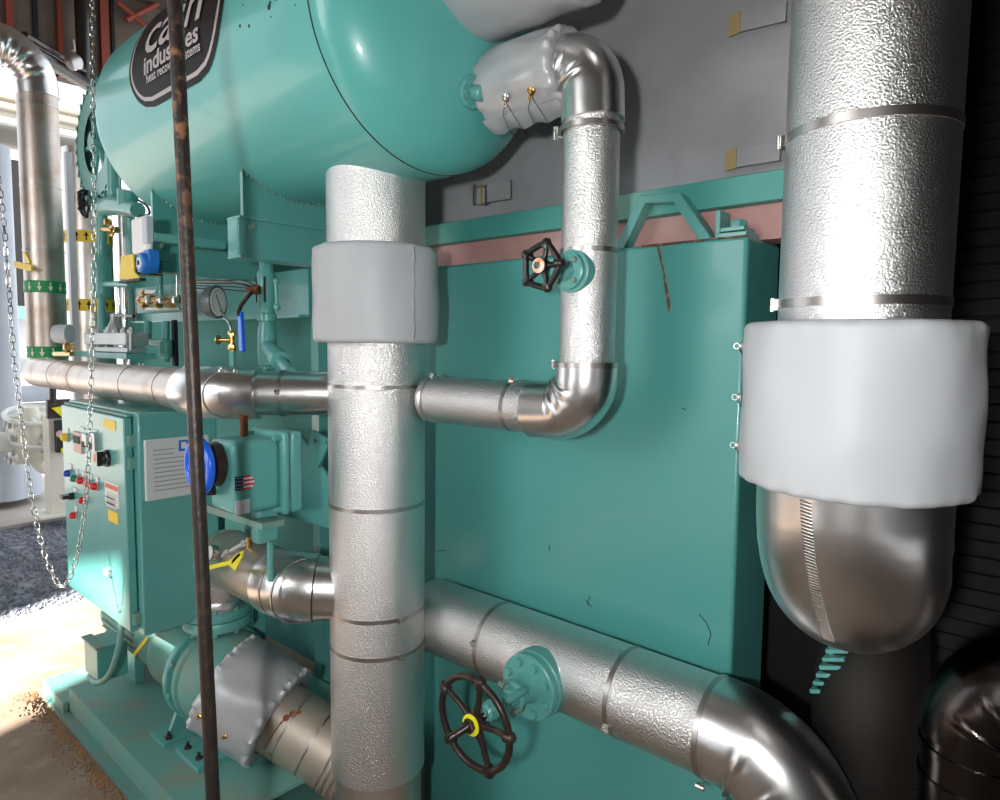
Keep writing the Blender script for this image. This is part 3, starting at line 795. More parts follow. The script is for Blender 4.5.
MB().bx(-2.66, -2.46, PY - .22, PY + .17, DK, DK + .02).prism([(-2.60, PY - .06, DK), (-2.60, PY + .06, DK), (-2.60, PY + .04, .2), (-2.60, PY - .04, .2)], (.03, 0, 0)).build('foot', 'teal', pu)
for (x, y) in ((-2.75, PY - .21), (-2.52, PY - .19), (-2.62, PY - .19)):
    MB().hexnut((x, y, DK + .016), Z_, .014, .014).cyl((x, y, DK + .01), (x, y, DK + .045), .006, 10).build('anchor_bolt', 'brown_iron', pu)
# discharge neck and flange pair
DXx = W(218, 628, Y=PY).x
zf = W(218, 643, Y=PY - .09).z
MB().lathe((DXx, PY, PZ + .08), Z_, [(0, .085), (.05, .078), (zf - PZ - .08, .075)], 36).build('discharge_neck', 'teal', pu)
f1 = MB().lathe((DXx, PY, zf), Z_, [(0, .130), (.003, .136), (.038, .136), (.042, .133)], 52).build('discharge_flange', 'teal', pu)
f2 = MB().lathe((DXx, PY, zf + .045), Z_, [(0, .132), (.003, .135), (.030, .135), (.034, .130), (.036, .08), (.05, .078)], 52).build('discharge_flange', 'teal', pu)
MB().lathe((DXx, PY, zf + .040), Z_, [(0, .118), (.007, .118)], 40).build('gasket', 'rust', pu)
for k in range(8):
    a = 2 * pi * k / 8 + .25
    MB().hexnut((DXx + .111 * cos(a), PY + .111 * sin(a), zf + .080), Z_, .014, .014).build('flange_bolt', 'teal_dusty', f2)
    MB().hexnut((DXx + .111 * cos(a), PY + .111 * sin(a), zf - .016), Z_, .014, .016).build('flange_bolt', 'teal_dusty', f1)
ribbon([W(u, v, Y=PY - .17) for u, v in ((134, 655), (141, 646), (147, 638))], .008).build('sticker', 'yellow', pu)

mo = thing('electric_motor', 'teal electric motor at the left end of the skid behind the panel', 'motor', (-3.2, PY, .13))
lx_([(-3.80, .05), (-3.80, .10), (-3.78, .13), (-3.72, .14), (-3.30, .14), (-3.27, .147), (-3.22, .145), (-3.17, .10), (-3.10, .06), (-3.08, .05)], 'motor_body', 'teal_dusty', mo)
mb = MB()
for k in range(26):
    a = 2 * pi * k / 26; d_ = V((0, cos(a), sin(a)))
    mb.box(V((-3.5, PY, PZ)) + d_ * .144, .40, .012, .006, Matrix.Rotation(a, 3, 'X'))
mb.build('cooling_fins', 'teal_dusty', mo)
for s_ in (-1, 1): MB().bx(-3.6, -3.35, PY + s_ * .10 - .02, PY + s_ * .10 + .02, DK, PZ - .06).build('motor_foot', 'teal', mo)
# conduit box and hose
jb0 = W(86, 670, Y=.99); jb1 = W(110, 632, Y=.99)
jx1 = W(98, 650, Y=.97).x
bz0 = W(88, 672, Y=.97).z; bz1 = W(88, 640, Y=.97).z
MB().bx(jx1 - .17, jx1, .965, 1.09, bz0, bz1).build('conduit_box', 'teal', mo, bevel=.005)
MB().bx(jx1 - .18, jx1 + .008, .958, 1.0, bz1 - .003, bz1 + .006).build('conduit_box_lid', 'teal_dusty', mo)
pts = [W(120, 600, Y=1.02), W(121, 632, Y=1.0), W(117, 655, Y=.98), W(111, 672, Y=.97), W(103, 681, Y=.96), W(95, 682, Y=.96), W(90, 676, Y=.98)]
dn = []
for i in range(len(pts) - 1):
    for k in range(6):
        t = k / 6; p0 = pts[max(i - 1, 0)]; p1 = pts[i]; p2 = pts[i + 1]; p3 = pts[min(i + 2, len(pts) - 1)]
        dn.append(.5 * ((2 * p1) + (p2 - p0) * t + (2 * p0 - 5 * p1 + 4 * p2 - p3) * t * t + (3 * p1 - p0 - 3 * p2 + p3) * t ** 3))
def smooth(pts, n=6):
    pts = [V(p) for p in pts]; dn = []
    for i in range(len(pts) - 1):
        for k in range(n):
            t = k / n; p0 = pts[max(i - 1, 0)]; p1 = pts[i]; p2 = pts[i + 1]; p3 = pts[min(i + 2, len(pts) - 1)]
            dn.append(.5 * ((2 * p1) + (p2 - p0) * t + (2 * p0 - 5 * p1 + 4 * p2 - p3) * t * t + (3 * p1 - p0 - 3 * p2 + p3) * t ** 3))
    return dn + [pts[-1]]
MB().tube(dn + [pts[-1]], .013, 14).build('conduit_hose', 'teal_dusty', mo)

# ------------------------------------------------------------------ suction pipe and wrap
su = thing('suction_pipe', 'dusty rust-stained clad pipe coming from the pump towards the wide pipe foot', 'pipe', (-2.1, PY, FZ))
SA = V((-2.46, PY, PZ - .02)); SB = V((-2.06, 1.50, .045)); SD = (SB - SA).normalized(); SR = .138
sj = MB().cyl(SA, SB + SD * .03, SR, 64).build('pipe_jacket', 'rusty_jacket', su)
for t in (.40, .62, .80): strap(su, SA.lerp(SB, t), SD, SR, .007, m='steel_band', th=.0015)
e = MB()
for k in range(4):
    c = SA.lerp(SB, .80 + .05 * k); e.lathe(c - SD * .006, SD, [(0, SR), (.006, SR + .006), (.012, SR)], 56, caps=False)
e.build('pleated_end', 'alu', su)
hs = hitter(sj)
mb = MB()
for path in ([(299, 712), (293, 714), (286, 718), (281, 723), (275, 731), (270, 739), (265, 748)], [(270, 754), (267, 763), (264, 773), (261, 781)]):
    prev = None
    for i, (u, v) in enumerate(path):
        p, n_ = hs(u, v)
        if not p: continue
        s = [.010, .015, .013, .005, .003, .003, .004][i] if len(path) == 7 else [.007, .012, .014, .009][i]
        mb.lathe(p - n_ * .002, n_, [(0, s), (.003, s * .9)], 12)
        if prev: mb.tube([prev, p], .003, 6)
        prev = p
mb.build('rust_stain', 'rust', su)

sb = thing('insulation_blanket', 'silver drawstring wrap with brass hooks round the pump suction pipe', 'insulation blanket', (-2.48, PY, .17))
sp_ = puff(SA + SD * -.14, SD, .28, .198, bulge=.004, scal=.009, ns=24, rin=.142, seed=14, lump=.009).build('padding', 'blanket_shiny', sb)
hb_ = hitter(sp_)
for (u, v) in ((200, 716), (225, 736)):
    p, n_ = hb_(u, v)
    if p: MB().lathe(p - n_ * .002, n_, [(0, .009), (.006, .010), (.010, .006)], 16).torus(p + n_ * .009, X_, .007, .0015, 14, 6).build('lacing_hook', 'brass', sb)

# ------------------------------------------------------------------ discharge pipe
DZ = .80
dc = thing('discharge_pipe', 'dusty clad pipe rising from the pump flange and bending into the wide pipe', 'pipe', (DXx, PY, zf + .1))
segd = fillet([(DXx, PY, zf + .10), (DXx, PY, DZ), (-2.16, PY, DZ), (-1.97, 1.50, DZ - .02)], [.12, .20])
MB().cyl(segd[0][1][0] - Z_ * .02, segd[0][1][1], .114, 48).build('pipe_jacket', 'alu_dusty', dc)
elbow(segd[1][1], segd[1][2], .114, 'pipe_elbow', 'alu_dusty', dc, folds=2, depth=.08, ext=.0, seed=33)
MB().cyl(segd[2][1][0], segd[2][1][1], .114, 48).build('pipe_jacket', 'stucco_tinted', dc)
elbow(segd[3][1], segd[3][2], .118, 'pipe_elbow', 'alu', dc, folds=0, ext=.0, seed=34)
MB().cyl(segd[4][1][0], segd[4][1][1], .114, 48).build('pipe_jacket', 'alu', dc)
for u_ in (258, 270): p = W(u_, 560, Y=PY - .114); strap(dc, (p.x, PY, DZ), X_, .114, .008)
MB().lathe((DXx, PY, zf + .10), Z_, [(-.012, .114), (-.005, .122), (.02, .122), (.026, .118)], 44).build('collar', 'alu', dc)
# small lever valve with yellow handle on top
lv2 = thing('ball_valve', 'small brass valve with yellow lever lying on the dusty discharge pipe', 'valve', W(228, 553, Y=PY - .05))
a = W(249, 540, Y=PY - .04); b = W(222, 556, Y=PY - .10)
MB().tube([a, a.lerp(b, .5), b], .009, 12).hexnut(a.lerp(b, .1), b - a, .014, .02).hexnut(a.lerp(b, .7), b - a, .015, .025).build('valve_body', 'grey', lv2)
MB().cyl(a - V((0, 0, .04)), a + V((0, 0, .012)), .010, 12).build('nipple', 'brass', lv2)
a = W(208, 566, Y=PY - .17); b = W(232, 560, Y=PY - .15); c = W(240, 552, Y=PY - .15)
MB().prism([a, b, c, c + V((0, 0, -.012)), b + V((0, 0, -.014)), a + V((0, 0, -.016))], (.004, .012, .004)).build('lever', 'brightyellow', lv2)
a = W(229, 560, Y=PY - .15)
MB().prism([W(226, 563, Y=PY - .15), W(238, 553, Y=PY - .15), W(242, 556, Y=PY - .15), W(235, 571, Y=PY - .15)], (0, .006, 0)).build('yellow_tag', 'brightyellow', lv2)
p = W(211, 553, Y=PY - .13)
MB().lathe(p, (-.1, -1, .25), [(-.02, .030), (.0, .032), (.006, .030)], 28).build('gauge', 'chrome', lv2)
MB().lathe(p, (-.1, -1, .25), [(.004, .028), (.008, .026)], 28).build('gauge_dial', 'clearface', lv2)

# ================================================================== UPPER LEFT HORIZONTAL PIPE
HY, HZ, HR = 1.1, 1.50, .078
hp = thing('insulated_pipe', 'pinkish-lit clad pipe lying level over the control panel into the wide pipe', 'pipe', (-3.2, HY, 1.42))
segh = fillet([(W(38, 370, Y=HY).x, HY, HZ), (-2.36, HY, HZ), (-2.02, 1.46, HZ)], [.26])
MB().cyl(segh[0][1][0], segh[0][1][1], HR, 56).build('pipe_jacket', 'stucco_tinted', hp)
elbow(segh[1][1], segh[1][2], HR + .010, 'pipe_elbow', 'alu', hp, folds=3, depth=.10, ext=.05, seed=40)
MB().cyl(segh[2][1][0], segh[2][1][1], HR, 56).build('pipe_jacket', 'alu', hp)
for u_ in (46, 66, 117, 151, 202): p = W(u_, 380, Y=HY - HR); strap(hp, (p.x, HY, HZ), X_, HR, .006, m='steel_band', th=.002, clip=(0, -.1, 1) if u_ == 202 else None)
p = segh[2][1][0].lerp(segh[2][1][1], .35); strap(hp, p, segh[2][1][1] - segh[2][1][0], HR + .003, .012, clip=(1, -1, .2))
for k, (u_, v_) in enumerate(((141, 361), (186, 364), (190, 363), (236, 366))):
    p = W(u_, v_, Y=HY); MB().torus(V((p.x, HY, HZ + HR + .006)), X_, .008, .0025, 16, 6).build('wire_loop', 'steel_band', hp)

# ================================================================== CONTROL PANEL
CX0, CX1, CY0, CY1, CZ0, CZ1 = -3.49, -2.69, .965, 1.27, .552, 1.412
cp = thing('control_cabinet', 'teal electrical control panel with lamps, switches and a grey fan grille', 'control panel', ((CX0 + CX1) / 2, 1.12, CZ0))
MB().bx(CX0, CX1, CY0 + .004, CY1, CZ0, CZ1).build('cabinet_body', 'teal', cp, bevel=.006)
FY = .935
dr = MB().bx(CX0 + .012, CX1 - .045, FY, CY0, CZ0 + .012, CZ1 - .02).build('door', 'teal', cp, bevel=.005)
MB().bx(CX0 + .012, CX1 - .045, FY + .012, CY0 + .002, CZ1 - .018, CZ1 - .008).build('drip_rim', 'teal_dusty', cp)
def fp(u, v, y=FY): return W(u, v, Y=y)
for v in (440, 462, 612):
    p = fp(128, v, .955); p.x = CX1 - .038
    MB().bx(p.x + .002, p.x + .016, FY + .012, CY0 + .006, p.z - .022, p.z + .022).cyl(p + V((.004, -.008, -.022)), p + V((.004, -.008, .022)), .006, 10).build('hinge', 'teal_dusty', cp)
def pilot(u, v, m, r=.015):
    p = fp(u, v)
    o = MB().lathe(p + V((0, .003, 0)), nY, [(0, r * 1.25), (.008, r * 1.25), (.01, r)], 24).build('pilot_light', 'grey', dr)
    MB().lathe(p + V((0, -.006, 0)), nY, [(0, r), (.014, r * .95), (.022, r * .6), (.024, .001)], 24).build('lens', m, o)
    q = fp(u, v - 6.5); MB().bx(q.x - .016, q.x + .016, FY - .003, FY + .002, q.z - .011, q.z + .011).build('legend_plate', 'paper', dr)
for u, v, m in ((71, 473, 'bluelamp'), (77.5, 478, 'greenlamp'), (84, 480, 'red'), (91.2, 483, 'red'), (97.7, 486, 'red'), (86, 500, 'red'), (76.5, 515, 'red'), (68, 437, 'yellow')):
    pilot(u, v, m, .016 if v != 437 else .018)
# instruments
def plate(name, m, u0, v0, u1, v1, t=.012, par=None, y=FY):
    a = W(u0, v0, Y=y); b = W(u1, v1, Y=y)
    return MB().bx(a.x, b.x, y - t, y + .002, b.z, a.z).build(name, m, par or dr)
o = plate('controller', 'pinklabel', 75, 431, 83.5, 454, .008); plate('controller_display', 'blackmatte', 76, 435, 82, 444, .012, o)
o = plate('controller', 'grey', 85, 433, 90, 446, .014); plate('controller_display', 'blackmatte', 85.5, 441, 88, 447, .017, o)
o = plate('controller', 'grey', 93, 432, 99, 451, .016); plate('controller_display', 'blackmatte', 93.6, 441, 96, 449, .019, o)
plate('legend_plate', 'paper', 80, 426, 85, 430, .004); plate('legend_plate', 'paper', 93, 429, 98, 432, .004)
p = fp(108, 458)
o = MB().lathe(p, nY, [(0, .034), (.012, .034), (.016, .028), (.026, .024), (.028, .02)], 28).box(p + V((0, -.03, 0)), .012, .022, .056).build('disconnect_knob', 'black', dr)
plate('knob_plate', 'redlabel', 94.5, 454, 101, 464, .004)
p = fp(73.5, 496)
MB().lathe(p, nY, [(0, .016), (.02, .016)], 20).box(p + V((-.008, -.03, 0)), .04, .03, .016).build('selector_switch', 'black', dr)
plate('legend_plate', 'paper', 74, 487, 77.5, 492, .004)
plate('caution_label', 'yellow', 104, 418.5, 116, 430.5, .002)
o = plate('warning_label', 'paper', 105, 480, 119.5, 509, .002); plate('label_header', 'redlabel', 106, 482.5, 118.5, 492, .003, o)
for k in range(5):
    v = 494 + k * 2.8; plate('label_line', 'grey', 107, v, 118 - (k % 2) * 2, v + .8, .0028, o)
plate('caution_label', 'yellow', 108.5, 509, 118.5, 525, .002)
plate('door_latch', 'grey', 106, 567, 112, 577, .012)
p = fp(134, 612)
# fan grille on the side
SX = CX1
a = W(143, 440, X=SX); b = W(147, 501, X=SX); c_ = W(209, 432, X=SX)
gy0, gy1, gz0, gz1 = a.y, a.y + .245, b.z, a.z
gr = MB().bx(SX - .002, SX + .014, gy0, gy1, gz0, gz1).build('fan_grille', 'greyplastic', cp, bevel=.005)
mb = MB()
for k in range(10):
    z = gz1 - .042 - k * (gz1 - gz0 - .07) / 9.5
    MB().bx(SX + .008, SX + .0152, gy0 + .03 if k else gy0 + .03, gy1 - (.028 if k > 1 else .14), z - .0016, z + .0016).build('grille_slot', 'slot', gr)
st = MB().bx(SX + .013, SX + .0155, gy0 + .125, gy0 + .162, gz1 - .055, gz1 - .012).build('sticker', 'bluevinyl', gr)
MB().bx(SX + .0155, SX + .0165, gy0 + .134, gy0 + .153, gz1 - .045, gz1 - .020).build('sticker_mark', 'paper', st)
# stand under cabinet back
MB().bx(-3.30, -3.24, 1.50, 1.56, DK, 1.01).bx(-2.92, -2.86, 1.50, 1.56, DK, 1.01).bx(-3.3, -3.24, 1.272, 1.5, .62, .68).bx(-2.92, -2.86, 1.272, 1.5, .62, .68).bx(-3.3, -2.86, 1.50, 1.56, .95, 1.01).build('stand', 'teal', cp)

# ================================================================== VALVE ACTUATOR with blue wheel
va = thing('valve_actuator', 'teal motor actuator box with bright blue handwheel and flag sticker', 'valve actuator', (-2.13, 1.12, 1.0))
AX0, AX1, AY0, AY1 = -2.225, -2.05, 1.02, 1.185
AZ0, AZ1 = W(232, 518, X=AX1).z, W(232, 443, X=AX1).z
MB().bx(AX0, AX1, AY0, AY1, AZ0, AZ1).build('housing', 'teal', va, bevel=.022)
MB().bx(AX0 - .022, AX1 + .018, AY1 - .004, AY1 + .026, AZ0 - .022, AZ1 + .022).build('cover_flange', 'teal', va, bevel=.014)
MB().bx(AX0 - .018, AX1 + .014, AY1 + .030, AY1 + .075, AZ0 - .018, AZ1 + .018).build('rear_cover', 'teal', va, bevel=.012)
for zz in (AZ0 + .0, AZ1 - .0):
    for xx in (AX1 + .002, AX0 - .004):
        MB().lathe((xx, AY1 - .02, zz), Y_, [(-.008, .008), (0, .0095), (.02, .0095)], 14).build('cover_screw', 'teal', va)
wc = V((-2.16, AY0 - .06, W(197, 465, Y=AY0 - .06).z))
MB().lathe(wc, Y_, [(.02, .050), (.03, .070), (.055, .075), (.062, .070)], 40).build('wheel_boss', 'brown_iron', va)
hw = handwheel(va, wc, nY, .081, .0135, 3, 'blue', phase=.5, hub=.024)
MB().lathe(wc + Y_ * .004, nY, [(0, .074), (.006, .070), (.012, .052), (.013, .02)], 44).build('wheel_disc', 'blue', hw)
p = W(209, 493, Y=AY0 - .02); MB().cyl(p, p + V((0, .03, 0)), .009, 12).build('declutch_lever', 'brightyellow', va)
p = W(214, 485, Y=AY0 - .01); MB().cyl(p + V((0, -.01, .02)), p + V((0, -.012, -.03)), .016, 16).build('cable_gland', 'black', va)
p = W(215, 461, Y=AY0); MB().cyl(p + V((0, -.03, 0)), p + V((0, .01, 0)), .005, 10).build('indicator_pin', 'black', va)
# flag sticker: a stars-and-stripes shield
a = W(235, 477, X=AX1 + .001); fw, fh = .066, .046
fy0, fz1 = a.y, a.z
xx = AX1
flag = MB().bx(xx - .001, xx + .0012, fy0, fy0 + fw * .42, fz1 - fh, fz1).build('flag_sticker', 'navy', va)
for k in range(7):
    e = .012 * abs(k - 3) / 3 * (abs(k - 3) / 3)
    MB().bx(xx - .001, xx + .0012, fy0 + fw * .42, fy0 + fw - e, fz1 - fh + fh * k / 7, fz1 - fh + fh * (k + 1) / 7).build('flag_stripe', 'red' if k % 2 == 0 else 'paper', flag)
mb = MB()
for i in range(4):
    for j in range(4): mb.lathe((xx + .001, fy0 + .004 + i * .0064 + (j % 2) * .002, fz1 - .006 - j * .011), X_, [(0, .0017), (.0006, .0015)], 5)
mb.build('flag_stars', 'paper', flag)
a = W(235, 501, X=AX1); b = W(250, 515, X=AX1)
o = MB().bx(xx - .001, xx + .0012, a.y, a.y + .048, a.z - .046, a.z).build('white_label', 'paper', va)
MB().bx(xx + .001, xx + .0016, a.y + .024, a.y + .027, a.z - .034, a.z - .014).build('label_line', 'grey', o)
# stem column going down to the pipe
MB().bx(-2.165, -2.11, 1.13, 1.21, W(265, 545, Y=1.15).z, AZ0 + .005).build('mount_column', 'teal', va, bevel=.012)
MB().prism([W(206, 512, Y=1.1), W(262, 530, Y=1.1), W(262, 524, Y=1.1), W(206, 505, Y=1.1)], (0, .08, 0)).build('mount_plate', 'teal_dusty', va)
MB().cyl((-2.14, 1.19, DZ + .05), (-2.14, 1.19, AZ0 + .01), .011, 14).build('drive_stem', 'teal', va)
p = W(244, 430, Y=1.12); MB().cyl(p - V((0, 0, .03)), p + V((0, 0, .05)), .014, 14).build('conduit_stub', 'rust', va)

# ================================================================== PANELS / RECESS LEFT OF TANK
pn = thing('skid_frame', 'teal upright panels and plates behind the actuator box', 'frame', (-3.0, 1.95, 0))
MB().bx(-4.9, TX0 - .002, 2.02, 2.05, FZ, 1.46).build('back_panel', 'teal_matte', pn)
MB().bx(-6.2, TX0 - .25, 2.12, 2.14, .9, 2.62).build('upper_panel', 'teal_matte', pn)
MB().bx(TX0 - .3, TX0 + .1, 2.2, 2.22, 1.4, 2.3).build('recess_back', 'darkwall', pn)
a = [W(268, 425, Y=1.62), W(297, 430, Y=1.62), W(329, 478, Y=1.62), W(329, 528, Y=1.62), W(268, 512, Y=1.62)]
MB().prism(a, (0, .012, 0)).build('gusset_plate', 'teal', pn)
a = [W(312, 430, Y=1.60), W(330, 440, Y=1.60), W(318, 468, Y=1.60), W(306, 456, Y=1.60)]
o = MB().prism(a, (0, .012, 0)).build('gusset_plate', 'teal', pn)
for (u, v) in ((315, 441), (326, 442)): MB().hexnut(W(u, v, Y=1.60), nY, .010, .01).build('bolt', 'teal', o)
MB().bx(-2.86, -2.80, 1.82, 1.88, FZ, 1.9).build('post', 'teal', pn)

# ================================================================== INSTRUMENT CLUSTER under the beams
IY = 1.45
# horizontal teal channel behind gauge
ch = thing('instrument_channel', 'level teal channel behind the pressure gauge carrying black cables', 'channel', W(190, 330, Y=1.75))
a = W(135, 285, Y=1.75); b = W(262, 318, Y=1.75)
zc0, zc1 = W(180, 322, Y=1.75).z, W(180, 284, Y=1.75).z
MB().bx(W(133, 300, Y=1.75).x, TX0 + .2, 1.75, 1.77, zc0, zc1).bx(W(133, 300, Y=1.75).x, TX0 + .2, 1.70, 1.75, zc0, zc0 + .012).build('channel_web', 'teal', ch)
for k in range(4):
    v = 279 + k * 2.6
    MB().tube(smooth([W(180, v + 1, Y=1.66), W(215, v + 2, Y=1.66), W(240, v + 1 + k, Y=1.66), W(255, v + 6, Y=1.66)]), .0032, 8).build('cable', 'blackmatte', ch)

def pipe_run(parent, name, m, pts, r, seg=18): return MB().tube(pts, r, seg).build(name, m, parent)
ga = thing('pressure_gauge', 'round grey pressure gauge with white dial on brass cock, left of blue lever', 'gauge', W(218, 302, Y=1.3))
gc = W(218, 302, Y=1.30); gn = V((.84, .54, 0)).normalized()
MB().lathe(gc - gn * .040, gn, [(0, .040), (.004, .062), (.03, .068), (.041, .068), (.042, .060), (.039, .058)], 44).build('gauge_case', 'gaugebody', ga)
dl = MB().lathe(gc, gn, [(0, .057), (.002, .056)], 40).build('dial', 'clearface', ga)
e1, e2, _ = basis(gn)
nd = MB().box(gc + gn * .004 + V((0, 0, -.004)), .002, .003, .075, Matrix.Rotation(.5, 3, gn)).build('needle', 'blackmatte', dl)
mb = MB()
for k in range(28):
    a = R(-45 + k * 10); d_ = e1 * cos(a) + e2 * sin(a); mb.tube([gc + gn * .0025 + d_ * .042, gc + gn * .0025 + d_ * .050], .0009, 4)
mb.build('dial_marks', 'gaugebody', dl)
c = W(232, 340, Y=1.32)
b0 = MB().cyl(c + V((0, 0, .035)), c + V((0, 0, -.045)), .011, 14).hexnut(c + V((0, 0, -.02)), -Z_, .017, .022).hexnut(c + V((0, 0, .02)), Z_, .016, .016)
b0.cyl(c, c + V((-.045, -.03, 0)), .008, 12).torus(c + V((-.05, -.033, 0)), (1, .6, 0), .014, .006, 18, 8)
b0.build('brass_cock', 'brass', ga)
pipe_run(ga, 'tube', 'teal', [c + V((0, 0, -.045)), c + V((0, 0, -.14))], .012)
pipe_run(ga, 'tube', 'chrome', smooth([c + V((0, 0, .035)), c + V((-.02, 0, .07)), gc + V((0, .02, -.05)), gc + V((0, .01, 0)) - gn * .03]), .006)

bvv = thing('ball_valve', 'teal ball valve with long hanging blue lever and Y strainer below', 'valve', W(267, 360, Y=1.4))
c0 = W(266, 262, Y=1.40); c1 = W(266, 372, Y=1.40); vx = c0.x
def vz(v): return W(266, v, Y=1.40).z
MB().lathe((vx, 1.4, vz(374)), Z_, [(0, .026), (vz(366) - vz(374), .026), (vz(365) - vz(374), .034), (vz(350) - vz(374), .038), (vz(332) - vz(374), .036), (vz(322) - vz(374), .028),
    (vz(321) - vz(374), .038), (vz(314) - vz(374), .038), (vz(313) - vz(374), .030), (vz(306) - vz(374), .030), (vz(304) - vz(374), .036), (vz(274) - vz(374), .036), (vz(270) - vz(374), .026), (vz(258) - vz(374), .025)], 28).build('valve_body', 'teal', bvv)
for s in (-.5, .9, 2.2):
    MB().box((vx + .036 * sin(s), 1.4 - .036 * cos(s), vz(290)), .008, .008, .10, Matrix.Rotation(s, 3, 'Z')).build('slot', 'darkwall', bvv)
a = V((vx, 1.4, vz(345))); b = W(290, 372, Y=1.33)
MB().tube([a, a.lerp(b, .45), a.lerp(b, .46), a.lerp(b, .62), a.lerp(b, .63), b], [.030, .030, .038, .038, .022, .020], 20).build('strainer_leg', 'teal', bvv)
MB().cyl(W(276, 283, Y=1.38), W(277, 306, Y=1.38), .007, 12).ball(W(276, 281, Y=1.38), .012, 8).ball(W(277, 307, Y=1.38), .014, 8).build('tie_bolt', 'teal', bvv)
MB().lathe(W(252, 290, Y=1.34), (-1, -.6, 0), [(-.03, .018), (0, .018), (.001, .013), (.02, .012)], 18).build('valve_stem', 'rust', bvv)
a = W(252, 291, Y=1.32); b = W(241, 305, Y=1.30); c = W(238.5, 312, Y=1.30); d_ = W(240.5, 352, Y=1.30)
MB().tube([a, b, c, c.lerp(d_, .1)], .0085, 8).build('lever_arm', 'brown_iron', bvv)
MB().prism([c + V((-.013, 0, 0)), c + V((.013, 0, 0)), d_ + V((.015, 0, 0)), d_ + V((-.015, 0, 0))], (0, .016, 0)).build('lever_grip', 'blue', bvv, bevel=.004)
MB().tube(smooth([W(180, 281, Y=1.36), W(215, 281, Y=1.34), W(242, 284, Y=1.33), W(252, 289, Y=1.34)]), .0055, 8).build('cable', 'brown_iron', bvv)

# brass solenoid manifold
so = thing('solenoid_manifold', 'corroded brass and steel fitting cluster below the far cross beam', 'fitting', W(160, 300, Y=1.5))
mb = MB()
for (u, v, s) in ((144, 293, .020), (144, 306, .020), (141, 300, .022), (150, 300, .030), (158, 305, .022), (165, 300, .020), (172, 304, .02), (176, 298, .022)):
    mb.hexnut(W(u, v, Y=1.5) - X_ * .02, X_, s, .045)
mb.tube([W(140, 300, Y=1.5), W(180, 300, Y=1.5)], .016, 14)
mb.build('brass_fittings', 'brass', so)
mb = MB()
mb.tube([W(146, 309, Y=1.48), W(180, 309, Y=1.48)], .008, 10).tube([W(146, 292, Y=1.48), W(157, 292, Y=1.48)], .010, 10)
for u in (150, 163, 177): mb.lathe(W(u, 300, Y=1.47), nY, [(0, .018), (.02, .018), (.022, .012)], 16)
mb.build('steel_fittings', 'chrome', so)
pipe_run(so, 'drop_tube', 'teal', [W(160, 272, Y=1.47), W(160, 300, Y=1.47)], .016)
MB().ball(W(160, 300, Y=1.46), .019, 8).build('ball_end', 'chrome', so)
pipe_run(so, 'drop_tube', 'chrome', [W(177, 274, Y=1.47), W(177, 300, Y=1.47)], .005)
MB().bx(W(138, 290, Y=1.55).x, W(183, 290, Y=1.55).x, 1.54, 1.62, W(160, 312, Y=1.55).z, W(160, 286, Y=1.55).z).build('mount_block', 'teal', so)
# U trap below
ut = thing('trap_pipe', 'small teal U-shaped trap pipe under the level channel', 'pipe', W(155, 355, Y=1.55))
pts = [W(148, 321, Y=1.55), W(148, 337, Y=1.55), W(151, 342, Y=1.55), W(158, 343, Y=1.55), W(164, 343, Y=1.55)]
pipe_run(ut, 'bent_pipe', 'teal', smooth(pts, 4), .020)
a = W(166, 362, Y=1.55); b = W(166, 321, Y=1.55)
MB().lathe(a, b - a, [(0, .018), (.02, .02), (.03, .030), (.045, .034), (.10, .034), (.12, .028), (.125, .018), ((b - a).length, .018)], 22).build('trap_body', 'teal', ut)
MB().bx(W(177, 340, Y=1.6).x - .02, W(177, 340, Y=1.6).x + .015, 1.58, 1.6, W(177, 366, Y=1.6).z, W(177, 320, Y=1.6).z).build('dark_gap_strip', 'darkwall', ut)  # near-black strip standing in for the shaded gap beside the trap

# ================================================================== CONTROL VALVE GROUP at left
GY = 1.35
wa = thing('solenoid_actuator', 'white and blue damper actuator by the end of the far cross beam', 'actuator', W(141, 260, Y=1.02))
a = W(133, 219, Y=1.02); b = W(150, 252, Y=1.02)
MB().bx(a.x, b.x, 1.01, 1.035, b.z, a.z).build('white_cover', 'white', wa, bevel=.02)
MB().bx(b.x - .02, b.x + .02, 1.03, 1.30, b.z + .04, b.z + .07).build('mount_arm', 'teal', wa)
MB().bx(b.x - .03, b.x + .012, 1.005, 1.03, b.z + .03, a.z - .01).build('side_vent', 'palegrey', wa, bevel=.004)
c = W(142, 263, Y=1.0)
ob = MB().lathe(c + Y_ * .05, nY, [(0, .034), (.05, .039), (.06, .034)], 32).box(c + V((.012, .03, .02)), .05, .04, .06).build('blue_housing', 'bluevinyl', wa, bevel=.004)
MB().lathe(c - Y_ * .008, nY, [(0, .022), (.004, .020)], 24).build('indicator_dial', 'paper', ob)
MB().box(c - Y_ * .014, .012, .004, .016).build('indicator_pointer', 'blackmatte', ob)
sg_ = thing('warning_sign', 'small yellow and black notice plate beside the blue actuator housing', 'sign', W(130, 278, Y=1.2))
a = [W(121, 256, Y=1.08), W(133, 254, Y=1.08), W(134, 272, Y=1.08), W(141, 279, Y=1.08), W(119, 279, Y=1.08)]
o = MB().prism(a, (0, .006, 0)).build('plate', 'yellow', sg_)
for k in range(6):
    p = W(122, 260 + k * 2.6, Y=1.079); q = W(128, 259.6 + k * 2.6, Y=1.079)
    MB().bx(p.x, q.x, 1.216, 1.081, p.z - .0035, p.z + .0025).build('text_line', 'brown_iron', o)
MB().bx(W(120, 281, Y=1.08).x, W(141, 281, Y=1.08).x, 1.075, 1.10, W(130, 282, Y=1.08).z, W(130, 279.4, Y=1.08).z).build('lower_edge', 'blackmatte', sg_)

